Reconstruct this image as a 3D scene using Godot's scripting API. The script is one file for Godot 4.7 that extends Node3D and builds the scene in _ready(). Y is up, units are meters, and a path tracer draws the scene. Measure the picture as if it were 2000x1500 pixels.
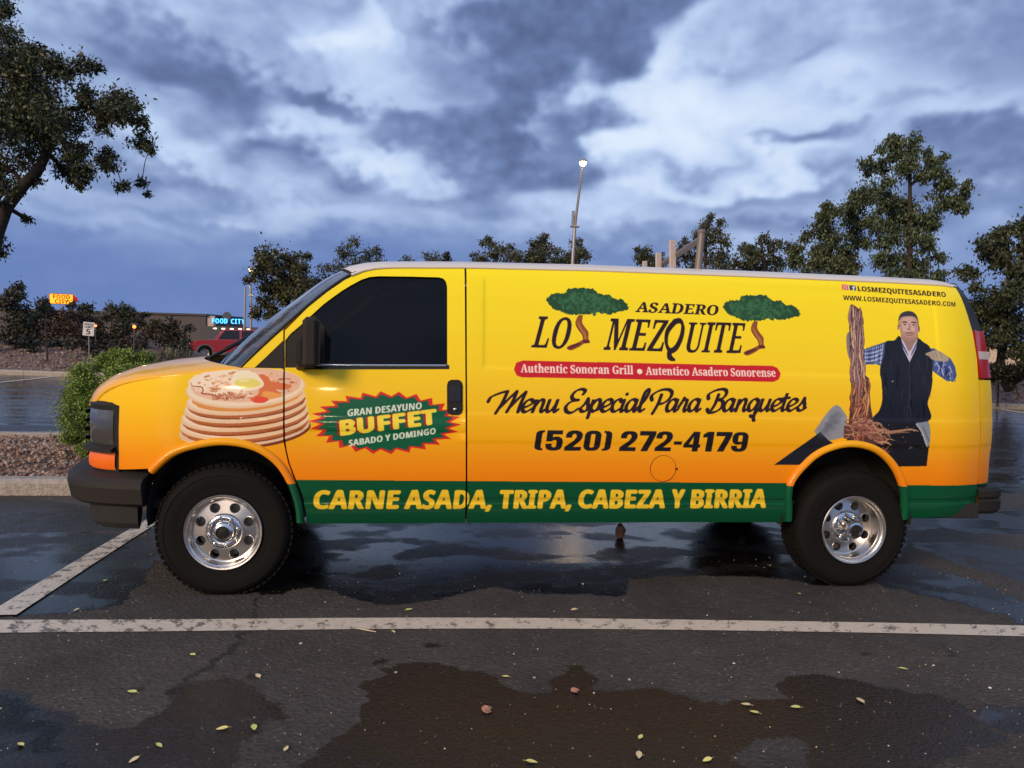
extends Node3D

# ---------------------------------------------------------------- camera, sky, light
const EXPOSURE := 1.5
const SKY_ENERGY := 0.66
const SUN_ENERGY := 0.68
const SUN_TURN := Vector3(-23, -40, 0)     # degrees: a bright western sky behind and left of the photographer
const SUN_COLOR := Color(1.0, 0.86, 0.70)

var rng := RandomNumberGenerator.new()
var named := {}
var cv: Image                 # the picture that the print helpers draw on
var art := Transform2D()      # from a drawing's own units to that picture's pixels
var noise_a := FastNoiseLite.new()
var noise_b := FastNoiseLite.new()
var noise_c := FastNoiseLite.new()
var puffs := FastNoiseLite.new()
var M := {}

func _ready():
	rng.seed = 7
	for n in [noise_a, noise_b, noise_c]:
		n.noise_type = FastNoiseLite.TYPE_SIMPLEX_SMOOTH
		n.fractal_type = FastNoiseLite.FRACTAL_FBM
		n.frequency = 1.0
	noise_a.seed = 11; noise_a.fractal_octaves = 5; noise_a.fractal_gain = 0.42
	noise_b.seed = 23; noise_b.fractal_octaves = 2
	puffs.noise_type = FastNoiseLite.TYPE_CELLULAR
	puffs.cellular_return_type = FastNoiseLite.RETURN_DISTANCE
	puffs.fractal_type = FastNoiseLite.FRACTAL_FBM
	puffs.fractal_octaves = 4
	puffs.fractal_gain = 0.55
	puffs.frequency = 1.0
	puffs.seed = 71
	noise_c.seed = 37; noise_c.fractal_octaves = 1
	var cam := Camera3D.new()
	cam.name = "camera"
	cam.transform = Transform3D(Basis(Vector3(0.9921, 0.02805, 0.12228), Vector3(-0.0207, 0.99793, -0.06093), Vector3(-0.12374, 0.05791, 0.99062)).orthonormalized(), Vector3(1.107, 1.55, 4.512))
	cam.fov = 53.75
	cam.near = 0.05
	cam.far = 2000.0
	add_child(cam)
	cam.current = true
	var e := Environment.new()
	e.background_mode = Environment.BG_SKY
	var sm := PanoramaSkyMaterial.new()
	sm.panorama = ImageTexture.create_from_image(sky_picture())
	sm.energy_multiplier = 1.0
	e.sky = Sky.new()
	e.sky.sky_material = sm
	e.background_energy_multiplier = SKY_ENERGY
	e.tonemap_mode = Environment.TONE_MAPPER_LINEAR
	e.tonemap_exposure = EXPOSURE
	e.sdfgi_enabled = true
	e.ssao_enabled = true
	e.ssil_enabled = true
	var we := WorldEnvironment.new()
	we.name = "world_environment"
	we.environment = e
	add_child(we)
	var sun := DirectionalLight3D.new()
	sun.name = "sun"
	sun.light_energy = SUN_ENERGY
	sun.light_color = SUN_COLOR
	sun.light_angular_distance = 22.0
	sun.rotation_degrees = SUN_TURN
	sun.shadow_enabled = true
	add_child(sun)
	materials()
	lot()
	islands()
	buildings()
	street_things()
	trees()
	van()
	small_things()

# ---------------------------------------------------------------- sky: air and clouds only
func sky_picture() -> Image:
	var w := 2400
	var h := 1200
	var rows := []
	rows.resize(h)
	# cloud masses: azimuth, elevation, half width, half height (degrees), turn, brightness
	var blobs := [[13.5, 23.3, 7.4, 3.1, -14, -0.62], [8.7, 20.1, 5.4, 3.1, -28, -0.5], [5.4, 16.9, 3.9, 2.1, -34, -0.46], [11.7, 20.1, 3.5, 2.3, -4, -0.34], [3, 14, 3.7, 1.3, -3, -0.26], [10.1, 13.1, 4.6, 2.2, 8, -0.34], [12.3, 15.4, 2.3, 1.5, 0, -0.3], [5.4, 11.8, 5.8, 1.3, 1, -0.3], [3.1, 10.3, 3.9, 0.7, 0, -0.17], [-0.9, 14.2, 3.1, 1.1, 2, -0.28], [1.4, 19.4, 2.1, 1.7, 0, -0.2], [-16.7, 17.3, 6.6, 1.9, 12, -0.42], [-14.4, 16.5, 3.5, 1, 1, -0.22], [-7.6, 16.4, 2.9, 0.7, 16, -0.44], [-9.6, 12.9, 3.3, 1, 14, -0.32], [-12.4, 12.3, 2.3, 0.8, 1, -0.2], [-19.8, 10, 4.6, 1.4, 8, -0.24], [-21.6, 15.3, 6.2, 2.7, 0, -0.14], [-9.6, 11.6, 4.3, 0.7, 4, -0.17], [-24.5, 6.4, 4.6, 0.7, 2, -0.14], [-11.7, 6.6, 10.1, 0.7, 1, -0.1], [-17.3, 8, 2.7, 0.7, 2, -0.1], [-3.9, 15.1, 2.3, 0.9, 0, -0.1], [-4.8, 20.9, 2.2, 1.9, 4, 0.5], [-6.9, 20.1, 1.9, 0.9, -2, 0.3], [-8.7, 20.7, 1.5, 1.2, 0, 0.22], [-10.7, 14.5, 1.9, 1.2, 2, 0.26], [-6.8, 15, 2.7, 0.9, 2, 0.28], [-4.6, 13, 1.9, 1.2, 0, 0.2], [-1.7, 12.3, 2.9, 0.9, 6, 0.36], [-14.4, 9, 10.1, 0.9, 2, 0.3], [-21.3, 7.2, 6.6, 0.7, 2, 0.17], [-15.7, 12, 2.7, 0.9, 12, 0.22], [-16, 15.5, 1.5, 0.5, 0, 0.17], [-3.2, 17.1, 2.7, 2.3, 0, 0.16], [-23.3, 18.2, 6.2, 1.5, 0, 0.1], [16.3, 17.4, 2.9, 3.9, 1, 0.46], [15.1, 14.2, 2.1, 1.9, 0, 0.44], [19, 15, 4.6, 1.9, -4, 0.28], [22.3, 12, 6.6, 0.9, -8, 0.42], [23.2, 16.4, 7.7, 2.3, -6, 0.24], [29.9, 16.7, 8.5, 1.9, -1, 0.1], [12.5, 9.9, 4.6, 0.7, 4, 0.18], [6.8, 9.1, 6.2, 0.7, 4, 0.08], [18.7, 21.2, 4.3, 1.4, -22, 0.16], [27.1, 13.3, 3.1, 1.2, 0, 0.2], [37.6, 12.5, 6.6, 1.4, -14, -0.34], [37.5, 9.4, 7.4, 2.3, -8, -0.32], [31.9, 9.4, 5.8, 1, -8, -0.22], [38.9, 13.9, 4.3, 0.8, -12, -0.16], [38.9, 19.7, 4.3, 2.3, 0, -0.2], [24.5, 10.9, 4.6, 0.7, -6, -0.17], [19.1, 12.4, 4.6, 0.9, 0, -0.16], [39.1, 10.9, 4.3, 0.7, -14, 0.14], [37.5, 15.1, 3.9, 0.7, -14, 0.1], [27.9, 13.8, 2, 0.7, -8, -0.4], [29.7, 14.4, 1.9, 0.5, -14, -0.21], [27.1, 19.5, 1.5, 0.5, -6, -0.15], [27.9, 16.9, 1.2, 0.5, 0, -0.13], [33.3, 16.4, 2.3, 0.7, -1, -0.16], [20, 8.1, 8.5, 0.9, -4, -0.16], [14.3, 10.8, 1.5, 0.8, 0, -0.12], [-0.8, 7.1, 8.5, 0.7, 0, -0.06]]
	var ramp := [Color8(84, 99, 138).srgb_to_linear(), Color8(112, 133, 178).srgb_to_linear(), Color8(148, 170, 211).srgb_to_linear(), Color8(188, 209, 243).srgb_to_linear(), Color8(222, 236, 255).srgb_to_linear()]
	var work := func(j: int):
		var out := PackedByteArray()
		out.resize(w * 3)
		var el := 90.0 - (j + 0.5) / h * 180.0
		var low := Color8(101, 128, 186)
		if el < -1.0:
			for i in w:
				out[i * 3] = 52; out[i * 3 + 1] = 52; out[i * 3 + 2] = 56
			rows[j] = out
			return
		var ce := cos(deg_to_rad(el))
		var se := sin(deg_to_rad(maxf(el, 0.0)))
		for i in w:
			var az := fposmod((i + 0.5) / w * 360.0 + 180.0, 360.0) - 180.0
			var ar := deg_to_rad(az)
			var p := Vector3(sin(ar) * ce, 0, -cos(ar) * ce) / (se + 0.22)
			var n1: float = noise_a.get_noise_3d(p.x * 0.75, 1.7, p.z * 0.75)
			var inside := smoothstep(62.0, 48.0, absf(az - 7.0))
			var v := 0.52 + n1 * 0.36
			if inside < 1.0:
				v += noise_a.get_noise_3d(p.x * 2.1 + 5.0, 7.7, p.z * 2.1) * 0.16
			if inside > 0.0 and el < 46.0:
				var n4: float = noise_b.get_noise_2d(az * .10, el * .17)
				var n5: float = noise_a.get_noise_2d(az * .22 + 50.0, el * .42)
				# cauliflower heads: rounded cells, large ones carrying smaller ones
				var pf: float = puffs.get_noise_2d(az * .15 + n4 * .3, el * .20) + 0.55
				var n6: float = noise_a.get_noise_2d(az * .62 - 20.0, el * .85)
				var wob := Vector2(az, el) + Vector2(n4 * 3.6 + n6 * .7, -n4 * 2.0 + n6 * .5)
				var f := 0.0
				for b in blobs:
					var dx: float = wob.x - b[0]
					var dy: float = wob.y - b[1]
					if absf(dx) > b[2] * 2.0 + b[3] * 1.6 or absf(dy) > b[3] * 2.0 + b[2] * 1.0:
						continue
					var t := deg_to_rad(b[4])
					var ux: float = (dx * cos(t) - dy * sin(t)) / b[2]
					var uy: float = (dx * sin(t) + dy * cos(t)) / b[3]
					var q: float = sqrt(ux * ux + uy * uy) + pf * .34 + n5 * .20 + n6 * .16 - .12
					f += b[5] * smoothstep(1.50, 0.35, q)
				v = lerpf(v, 0.545 + 0.46 * tanh(f * 1.95 + n4 * 0.25) - pf * 0.07 + 0.03 + n5 * 0.10 + n6 * 0.07, inside)
			v = clampf(v, 0.0, 0.999)
			var k := int(v * 4.0)
			var c: Color = ramp[k].lerp(ramp[k + 1], v * 4.0 - k)
			var air := smoothstep(10.5, 4.0, el + n1 * 3.0) * 0.9
			c = c.lerp(low.srgb_to_linear(), air)
			var s := c.linear_to_srgb()
			out[i * 3] = clampi(int(s.r * 255.0 + 0.5), 0, 255)
			out[i * 3 + 1] = clampi(int(s.g * 255.0 + 0.5), 0, 255)
			out[i * 3 + 2] = clampi(int(s.b * 255.0 + 0.5), 0, 255)
		rows[j] = out
	var id := WorkerThreadPool.add_group_task(work, h)
	WorkerThreadPool.wait_for_group_task_completion(id)
	var all := PackedByteArray()
	for r in rows:
		all.append_array(r)
	return Image.create_from_data(w, h, false, Image.FORMAT_RGB8, all)

# ---------------------------------------------------------------- naming
func numbered(called: String) -> String:
	var n: int = named.get(called, 0)
	named[called] = n + 1
	return called if n == 0 else "%s_%03d" % [called, n]

func tag(o: Node3D, label: String, category: String, group := ""):
	o.set_meta("label", label)
	o.set_meta("category", category)
	if group:
		o.set_meta("group", group)

func thing(called: String, label: String, category: String, at := Vector3.ZERO, turn := 0.0, group := "") -> Node3D:
	var o := Node3D.new()
	o.name = numbered(called)
	o.position = at
	o.rotation.y = turn
	add_child(o)
	tag(o, label, category, group)
	return o

func part(called: String, mesh: Mesh, mat: Material, parent: Node = self, at := Vector3.ZERO) -> MeshInstance3D:
	var o := MeshInstance3D.new()
	o.name = called if parent != self else numbered(called)
	o.mesh = mesh
	o.material_override = mat
	o.position = at
	parent.add_child(o, true)
	return o

func struct(called: String, mesh: Mesh, mat: Material) -> MeshInstance3D:
	var o := part(called, mesh, mat)
	o.set_meta("kind", "structure")
	return o

# ---------------------------------------------------------------- mesh building
class MB:
	var v := PackedVector3Array()
	var n := PackedVector3Array()
	var uv := PackedVector2Array()
	var c := PackedColorArray()
	var ix := PackedInt32Array()
	var col := Color.WHITE
	func vert(p: Vector3, nn: Vector3, t := Vector2.ZERO) -> int:
		v.append(p); n.append(nn); uv.append(t); c.append(col)
		return v.size() - 1
	func tri(a: int, b: int, d: int):
		var g := (v[b] - v[a]).cross(v[d] - v[a])
		if g.dot(n[a] + n[b] + n[d]) > 0.0:
			ix.append(a); ix.append(d); ix.append(b)
		else:
			ix.append(a); ix.append(b); ix.append(d)
	func flat(pts: Array, out: Vector3):
		# a flat convex polygon whose normal looks towards «out»
		var g: Vector3 = (pts[1] - pts[0]).cross(pts[2] - pts[0])
		if g.length() < 1e-12 and pts.size() > 3:
			g = (pts[2] - pts[0]).cross(pts[3] - pts[0])
		g = g.normalized()
		if g.dot(out) < 0.0:
			g = -g
		var first := v.size()
		for p in pts:
			vert(p, g)
		for i in range(1, pts.size() - 1):
			tri(first, first + i, first + i + 1)
	func box(o: Vector3, s: Vector3, ch := 0.0, b := Basis()):
		# a box with chamfered edges
		var h := s * 0.5
		ch = minf(ch, minf(h.x, minf(h.y, h.z)) * 0.9)
		for ax in 3:
			var a1 := (ax + 1) % 3
			var a2 := (ax + 2) % 3
			for sg in [-1.0, 1.0]:
				var pts := []
				for q in [[-1, -1], [1, -1], [1, 1], [-1, 1]]:
					var p := Vector3.ZERO
					p[ax] = sg * h[ax]
					p[a1] = q[0] * (h[a1] - ch)
					p[a2] = q[1] * (h[a2] - ch)
					pts.append(o + b * p)
				var out := Vector3.ZERO
				out[ax] = sg
				flat(pts, b * out)
			if ch > 0.0:
				for s1 in [-1.0, 1.0]:
					for s2 in [-1.0, 1.0]:
						var e := []
						for k in [[-1, 0], [1, 0], [1, 1], [-1, 1]]:
							var p2 := Vector3.ZERO
							p2[ax] = k[0] * (h[ax] - ch)
							p2[a1] = s1 * (h[a1] - (0.0 if k[1] == 0 else ch))
							p2[a2] = s2 * (h[a2] - (ch if k[1] == 0 else 0.0))
							e.append(o + b * p2)
						var out2 := Vector3.ZERO
						out2[a1] = s1
						out2[a2] = s2
						flat(e, b * out2)
		if ch > 0.0:
			for x in [-1.0, 1.0]:
				for y in [-1.0, 1.0]:
					for z in [-1.0, 1.0]:
						flat([o + b * Vector3(x * h.x, y * (h.y - ch), z * (h.z - ch)), o + b * Vector3(x * (h.x - ch), y * h.y, z * (h.z - ch)), o + b * Vector3(x * (h.x - ch), y * (h.y - ch), z * h.z)], b * Vector3(x, y, z))
	func tube(path: Array, radii: Array, sides := 8, caps := true):
		var rings := []
		var side := Vector3.ZERO
		for i in path.size():
			var d: Vector3 = (path[mini(i + 1, path.size() - 1)] - path[maxi(i - 1, 0)]).normalized()
			if side == Vector3.ZERO:
				side = d.cross(Vector3.UP if absf(d.y) < 0.9 else Vector3.RIGHT).normalized()
			side = (side - d * side.dot(d)).normalized()
			var up := d.cross(side)
			var ring := []
			for k in sides + 1:
				var a := TAU * k / sides
				var o := side * cos(a) + up * sin(a)
				ring.append(vert(path[i] + o * radii[i], o, Vector2(float(k) / sides, float(i))))
			rings.append(ring)
			if caps and (i == 0 or i == path.size() - 1):
				var m := vert(path[i], -d if i == 0 else d)
				var cp := []
				for k in sides:
					cp.append(vert(v[ring[k]], -d if i == 0 else d))
				for k in sides:
					tri(m, cp[k], cp[(k + 1) % sides])
		for i in path.size() - 1:
			for k in sides:
				tri(rings[i][k], rings[i + 1][k], rings[i + 1][k + 1])
				tri(rings[i][k], rings[i + 1][k + 1], rings[i][k + 1])
	func lathe(prof: Array, o: Vector3, axis: Vector3, sides := 40, a0 := 0.0, a1 := TAU):
		# prof: Vector2(radius, along axis); neighbouring points share smooth normals unless the turn is sharp
		var s := axis.cross(Vector3.UP if absf(axis.y) < 0.9 else Vector3.RIGHT).normalized()
		var t := axis.cross(s)
		for i in prof.size() - 1:
			var p: Vector2 = prof[i]
			var q: Vector2 = prof[i + 1]
			var d := (q - p).normalized()
			var nn := Vector2(d.y, -d.x)
			var n0 := nn
			var n1 := nn
			if i > 0:
				var e: Vector2 = (p - prof[i - 1]).normalized()
				if e.dot(d) > 0.75:
					n0 = (nn + Vector2(e.y, -e.x)).normalized()
			if i < prof.size() - 2:
				var g: Vector2 = (prof[i + 2] - q).normalized()
				if g.dot(d) > 0.75:
					n1 = (nn + Vector2(g.y, -g.x)).normalized()
			var ra := []
			var rb := []
			for k in sides + 1:
				var a := lerpf(a0, a1, float(k) / sides)
				var r := s * cos(a) + t * sin(a)
				ra.append(vert(o + r * p.x + axis * p.y, (r * n0.x + axis * n0.y), Vector2(float(k) / sides, float(i) / prof.size())))
				rb.append(vert(o + r * q.x + axis * q.y, (r * n1.x + axis * n1.y), Vector2(float(k) / sides, float(i + 1) / prof.size())))
			for k in sides:
				tri(ra[k], rb[k], rb[k + 1])
				tri(ra[k], rb[k + 1], ra[k + 1])
	func grid(nu: int, nv: int, f: Callable, flip := false, uvf = null):
		# a smooth sheet: f(u, v) in 0..1
		var first := v.size()
		for j in nv + 1:
			for i in nu + 1:
				var u := float(i) / nu
				var w := float(j) / nv
				var e := 0.002
				var p: Vector3 = f.call(u, w)
				var du: Vector3 = f.call(minf(u + e, 1.0), w) - f.call(maxf(u - e, 0.0), w)
				var dv: Vector3 = f.call(u, minf(w + e, 1.0)) - f.call(u, maxf(w - e, 0.0))
				var nn := du.cross(dv).normalized()
				vert(p, -nn if flip else nn, uvf.call(p) if uvf != null else Vector2(u, w))
		for j in nv:
			for i in nu:
				var a := first + j * (nu + 1) + i
				tri(a, a + 1, a + nu + 2)
				tri(a, a + nu + 2, a + nu + 1)
	func prism(poly: PackedVector2Array, b: Transform3D, depth: float):
		# an extruded outline: poly in b's x and y, from z = 0 to z = depth
		var t := Geometry2D.triangulate_polygon(poly)
		for z in [0.0, depth]:
			var nn := b.basis.z * (1.0 if z == depth else -1.0) * signf(depth)
			var first := v.size()
			for p in poly:
				vert(b * Vector3(p.x, p.y, z), nn)
			for i in range(0, t.size(), 3):
				tri(first + t[i], first + t[i + 1], first + t[i + 2])
		var area := 0.0
		for i in poly.size():
			area += poly[i].cross(poly[(i + 1) % poly.size()])
		for i in poly.size():
			var p := poly[i]
			var q := poly[(i + 1) % poly.size()]
			var o := Vector2(q.y - p.y, p.x - q.x) * signf(area)
			flat([b * Vector3(p.x, p.y, 0), b * Vector3(q.x, q.y, 0), b * Vector3(q.x, q.y, depth), b * Vector3(p.x, p.y, depth)], b.basis * Vector3(o.x, o.y, 0))
	func done() -> ArrayMesh:
		var a := []
		a.resize(Mesh.ARRAY_MAX)
		a[Mesh.ARRAY_VERTEX] = v
		a[Mesh.ARRAY_NORMAL] = n
		a[Mesh.ARRAY_TEX_UV] = uv
		a[Mesh.ARRAY_COLOR] = c
		a[Mesh.ARRAY_INDEX] = ix
		var m := ArrayMesh.new()
		m.add_surface_from_arrays(Mesh.PRIMITIVE_TRIANGLES, a)
		return m

func vecs(a: Array) -> PackedVector2Array:
	var o := PackedVector2Array()
	for i in range(0, a.size(), 2):
		o.append(Vector2(a[i], a[i + 1]))
	return o

# a smooth curve through points
func curve(p: PackedVector2Array, closed: bool, steps := 6) -> PackedVector2Array:
	var o := PackedVector2Array()
	var n := p.size()
	for i in (n if closed else n - 1):
		var a := p[(i - 1 + n) % n] if closed or i > 0 else p[0]
		var b := p[i]
		var c := p[(i + 1) % n]
		var d := p[(i + 2) % n] if closed or i < n - 2 else p[n - 1]
		for k in steps:
			o.append(b.cubic_interpolate(c, a, d, float(k) / steps))
	if not closed:
		o.append(p[n - 1])
	return o

# ---------------------------------------------------------------- flat print: drawing on an Image
func fill(contours: Array, col: Color):
	var rows := {}
	for cc in contours:
		var n: int = cc.size()
		for i in n:
			var a: Vector2 = cc[i]
			var b: Vector2 = cc[(i + 1) % n]
			if a.y > b.y:
				var s := a
				a = b
				b = s
			var y0 := maxi(0, ceili(a.y - 0.5))
			var y1 := mini(cv.get_height(), ceili(b.y - 0.5))
			if y1 <= y0:
				continue
			var dx := (b.x - a.x) / (b.y - a.y)
			var x := a.x + (y0 + 0.5 - a.y) * dx
			for y in range(y0, y1):
				if rows.has(y):
					rows[y].append(x)
				else:
					rows[y] = [x]
				x += dx
	var over: Image
	if col.a < 1.0:
		over = Image.create(cv.get_width(), 1, false, Image.FORMAT_RGBA8)
		over.fill(col)
	for y in rows:
		var xs: Array = rows[y]
		xs.sort()
		for i in range(0, xs.size() - 1, 2):
			var x0 := roundi(xs[i])
			var x1 := roundi(xs[i + 1])
			if x1 > x0:
				if over:
					cv.blend_rect(over, Rect2i(0, 0, x1 - x0, 1), Vector2i(x0, y))
				else:
					cv.fill_rect(Rect2i(x0, y, x1 - x0, 1), col)

func poly(col: Color, a: Array, smooth := true):
	var p := art * vecs(a)
	fill([curve(p, true) if smooth else p], col)

func ell(col: Color, x: float, y: float, rx: float, ry: float, turn := 0.0, jag := 0.0):
	var p := PackedVector2Array()
	for k in 40:
		var t := TAU * k / 40
		var s := 1.0 + (rng.randf_range(-jag, jag) if jag > 0.0 else 0.0)
		p.append(Vector2(x, y) + (Vector2(cos(t) * rx, sin(t) * ry) * s).rotated(turn))
	fill([art * p], col)

func stroke(col: Color, w: float, a: Array, nib := -10.0, taper := 0.0):
	var p := curve(vecs(a), false, 7)
	var n := p.size()
	for i in n - 1:
		var d := p[i + 1] - p[i]
		if d.length() < 1e-6:
			continue
		var k := w
		if nib > -5.0:
			k = w * (0.52 + 0.48 * absf(sin(d.angle() - nib)))
		if taper > 0.0:
			k *= lerpf(1.0, clampf(minf(i, n - 2 - i) / (n * 0.5) * 2.0, 0.1, 1.0), taper)
		var o := d.normalized().orthogonal() * k * 0.5
		fill([art * PackedVector2Array([p[i] + o, p[i + 1] + o, p[i + 1] - o, p[i] - o])], col)
		if k > 1.5:
			var q := PackedVector2Array()
			for m in 8:
				q.append(p[i + 1] + Vector2.from_angle(TAU * m / 8) * k * 0.5)
			fill([art * q], col)

var glyphs := {}
func text(s: String, font_name: String, a: Vector2, b: Vector2, high: float, slant: float, col: Color, heavy := 0.0, weight := 700):
	# letters from baseline start a to baseline end b, capitals «high» tall, in the drawing's units
	var key := s + font_name + str(weight)
	if not glyphs.has(key):
		var tm := TextMesh.new()
		var f := SystemFont.new()
		f.font_names = PackedStringArray([font_name])
		f.font_weight = weight
		tm.font = f
		tm.text = s
		tm.font_size = 64
		tm.pixel_size = 1.0 / 64.0
		tm.depth = 0.0
		tm.curve_step = 1.5
		var ar := tm.get_mesh_arrays()
		var vs: PackedVector3Array = ar[Mesh.ARRAY_VERTEX]
		var ix = ar[Mesh.ARRAY_INDEX]
		var tris := PackedVector2Array()
		if ix != null and ix.size() > 0:
			for i in ix:
				tris.append(Vector2(vs[i].x, vs[i].y))
		else:
			for p in vs:
				tris.append(Vector2(p.x, p.y))
		var cap := TextMesh.new()
		cap.font = f
		cap.text = "H"
		cap.font_size = 64
		cap.pixel_size = 1.0 / 64.0
		cap.depth = 0.0
		var ca: PackedVector3Array = cap.get_mesh_arrays()[Mesh.ARRAY_VERTEX]
		var y0 := 1e9
		var y1 := -1e9
		for p in ca:
			y0 = minf(y0, p.y)
			y1 = maxf(y1, p.y)
		var x0 := 1e9
		var x1 := -1e9
		for p in tris:
			x0 = minf(x0, p.x)
			x1 = maxf(x1, p.x)
		glyphs[key] = [tris, x0, x1, y0, y1]
	var g: Array = glyphs[key]
	var t: PackedVector2Array = g[0]
	var ex = (b - a) / (g[2] - g[1])
	var ey = (b - a).orthogonal().normalized() * high / (g[4] - g[3])
	if ey.y > 0.0:
		ey = -ey
	ey += (b - a).normalized() * slant * high / (g[4] - g[3])
	var T := Transform2D(ex, ey, a - ex * g[1] - ey * g[3])
	var shifts := [Vector2.ZERO]
	if heavy > 0.0:
		shifts = [Vector2(-heavy, 0), Vector2(heavy, 0), Vector2(0, -heavy * 0.6), Vector2(0, heavy * 0.6)]
	for sh in shifts:
		var q := (art * Transform2D(0, sh) * T) * t
		for i in range(0, q.size(), 3):
			fill([PackedVector2Array([q[i], q[i + 1], q[i + 2]])], col)

# brush script: strokes of each letter, x height 10
const SCRIPT := {
	"M": [20, [-7, 8, -6, 12, -1, 15, 5, 17], [5, 17, 4, 8, 1.5, -1], [3, 3, 8, 11, 12, 17], [12, 17, 11.5, 9, 9.5, 0], [11, 4, 15, 11, 19, 16.5], [19, 16.5, 18, 6, 18, 0]],
	"E": [10, [9, 14, 10, 17, 7, 18.5, 3, 17, 1, 13, 3, 10, 7, 9.5], [6, 9.5, 1.5, 8, -1, 4, 1, 0, 5, -0.8, 9, 2.5]],
	"P": [11, [4, 14.5, 3.5, 6, 1.5, -2], [-2, 9, -3.5, 13, 1, 17, 7, 18.3, 11.5, 16, 11.5, 11, 8, 7, 4, 6]],
	"B": [12, [5, 14.5, 4.5, 6, 3, 1], [-2, 10, -3, 14, 2, 17.5, 8, 18.3, 11, 15.5, 9.5, 11, 5, 9.5], [6, 9.5, 10, 8, 10.5, 3, 7, -0.5, 2, -1.3, -0.5, 1.5]],
	"e": [8, [0, 3, 4.5, 5, 7, 8, 5, 10, 2, 9, 0.3, 5, 1.3, 1, 4, 0, 8, 3]],
	"n": [10, [1.3, 10, 1, 0], [1.2, 4, 4, 9.5, 6.3, 9.5, 7, 7, 6.8, 2, 8, 0, 10, 2]],
	"u": [10, [1.2, 10, 1, 3, 2.6, 0, 5, 1.5, 7, 6], [7.2, 10, 7, 2, 8, 0, 10, 2]],
	"s": [7.5, [0, 2, 3, 6.5, 4.2, 10.8], [4.2, 10.5, 5.2, 7, 6.3, 3.5, 5.6, 0.8, 3, 0, 1.2, 1.4], [5.8, 0.8, 8, 2.5]],
	"p": [9, [1.2, 10, 1, -5], [1.2, 5, 4, 9.8, 6.6, 8.8, 6.8, 3.5, 4.2, 0, 1.8, 1.5], [5.5, 0.8, 9, 2.5]],
	"c": [7, [5.8, 8, 5, 10, 2, 9, 0.3, 5, 1.2, 1, 3.8, 0, 7, 2.5]],
	"i": [4, [1.2, 10, 1, 2, 2, 0, 4, 2], [1.7, 14, 1.8, 14.5]],
	"a": [10, [6.8, 8, 5, 10, 2, 9, 0.3, 5, 1.1, 1, 3.2, 0, 5.6, 2.5, 7, 7], [7.2, 10, 7, 2, 8, 0, 10, 2]],
	"l": [5, [-1, 2, 3, 9, 4.4, 16, 3, 18.2, 1.4, 15, 1.1, 3, 2.6, 0, 5, 2]],
	"r": [7.6, [-0.5, 3, 1.6, 9, 2, 11], [1.8, 9.6, 4.6, 9.2, 4.8, 6, 4.6, 2, 5.6, 0, 7.6, 2]],
	"q": [9, [6.8, 8, 5, 10, 2, 9, 0.3, 5, 1.1, 1, 3.2, 0, 5.6, 2.5, 7, 7], [7.2, 10, 7, -5, 8, -8], [4, -4, 6, -4.6, 9.5, 2]],
	"t": [5, [1.8, 15, 1.4, 2.5, 2.6, 0, 5, 2], [-1, 10.4, 4.6, 11]],
	" ": [6]}

func script_text(s: String, a: Vector2, b: Vector2, high: float, slant: float, col: Color, w: float):
	var total := 0.0
	for ch in s:
		total += SCRIPT[ch][0]
	var ex := (b - a) / total
	var ey := -(b - a).orthogonal().normalized() * high / 10.0
	if ey.y > 0.0:
		ey = -ey
	ey += (b - a).normalized() * slant * high / 10.0
	var keep := art
	var x := 0.0
	for ch in s:
		art = keep * Transform2D(ex, ey, a + ex * x)
		var st: Array = SCRIPT[ch]
		for k in range(1, st.size()):
			stroke(col, w, st[k], 0.62)
		x += st[0]
	art = keep

# ---------------------------------------------------------------- materials
func plain(color: Color, rough: float, metal := 0.0) -> StandardMaterial3D:
	var m := StandardMaterial3D.new()
	m.albedo_color = color
	m.roughness = rough
	m.metallic = metal
	return m

func lin(r: float, g: float, b: float) -> Color:
	return Color(r, g, b).linear_to_srgb()

func speckle(seed_: int, freq: float, ramp: Array, size := 512, octaves := 4) -> NoiseTexture2D:
	var n := FastNoiseLite.new()
	n.seed = seed_
	n.frequency = freq
	n.fractal_octaves = octaves
	var t := NoiseTexture2D.new()
	t.noise = n
	t.width = size
	t.height = size
	t.seamless = true
	var g := Gradient.new()
	g.offsets = PackedFloat32Array([0.0, 0.35, 0.65, 1.0])
	g.colors = PackedColorArray(ramp)
	t.color_ramp = g
	return t

func bumps(seed_: int, freq: float, strength: float, size := 512) -> NoiseTexture2D:
	var n := FastNoiseLite.new()
	n.seed = seed_
	n.frequency = freq
	n.fractal_octaves = 4
	var t := NoiseTexture2D.new()
	t.noise = n
	t.width = size
	t.height = size
	t.seamless = true
	t.as_normal_map = true
	t.bump_strength = strength
	return t

func rough_stuff(seed_: int, a: Color, b: Color, rough: float, scale: float, bump := 3.0, freq := 0.05) -> StandardMaterial3D:
	# a world-mapped grainy surface between two base colours
	var m := StandardMaterial3D.new()
	m.albedo_texture = speckle(seed_, freq, [a, a.lerp(b, 0.35), a.lerp(b, 0.65), b])
	m.normal_enabled = true
	m.normal_texture = bumps(seed_ + 1, freq * 2.0, bump)
	m.roughness = rough
	m.uv1_triplanar = true
	m.uv1_world_triplanar = true
	m.uv1_scale = Vector3.ONE * scale
	return m

func glow(color: Color, energy: float) -> StandardMaterial3D:
	var m := plain(color, 0.5)
	m.emission_enabled = true
	m.emission = color
	m.emission_energy_multiplier = energy
	return m

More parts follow.
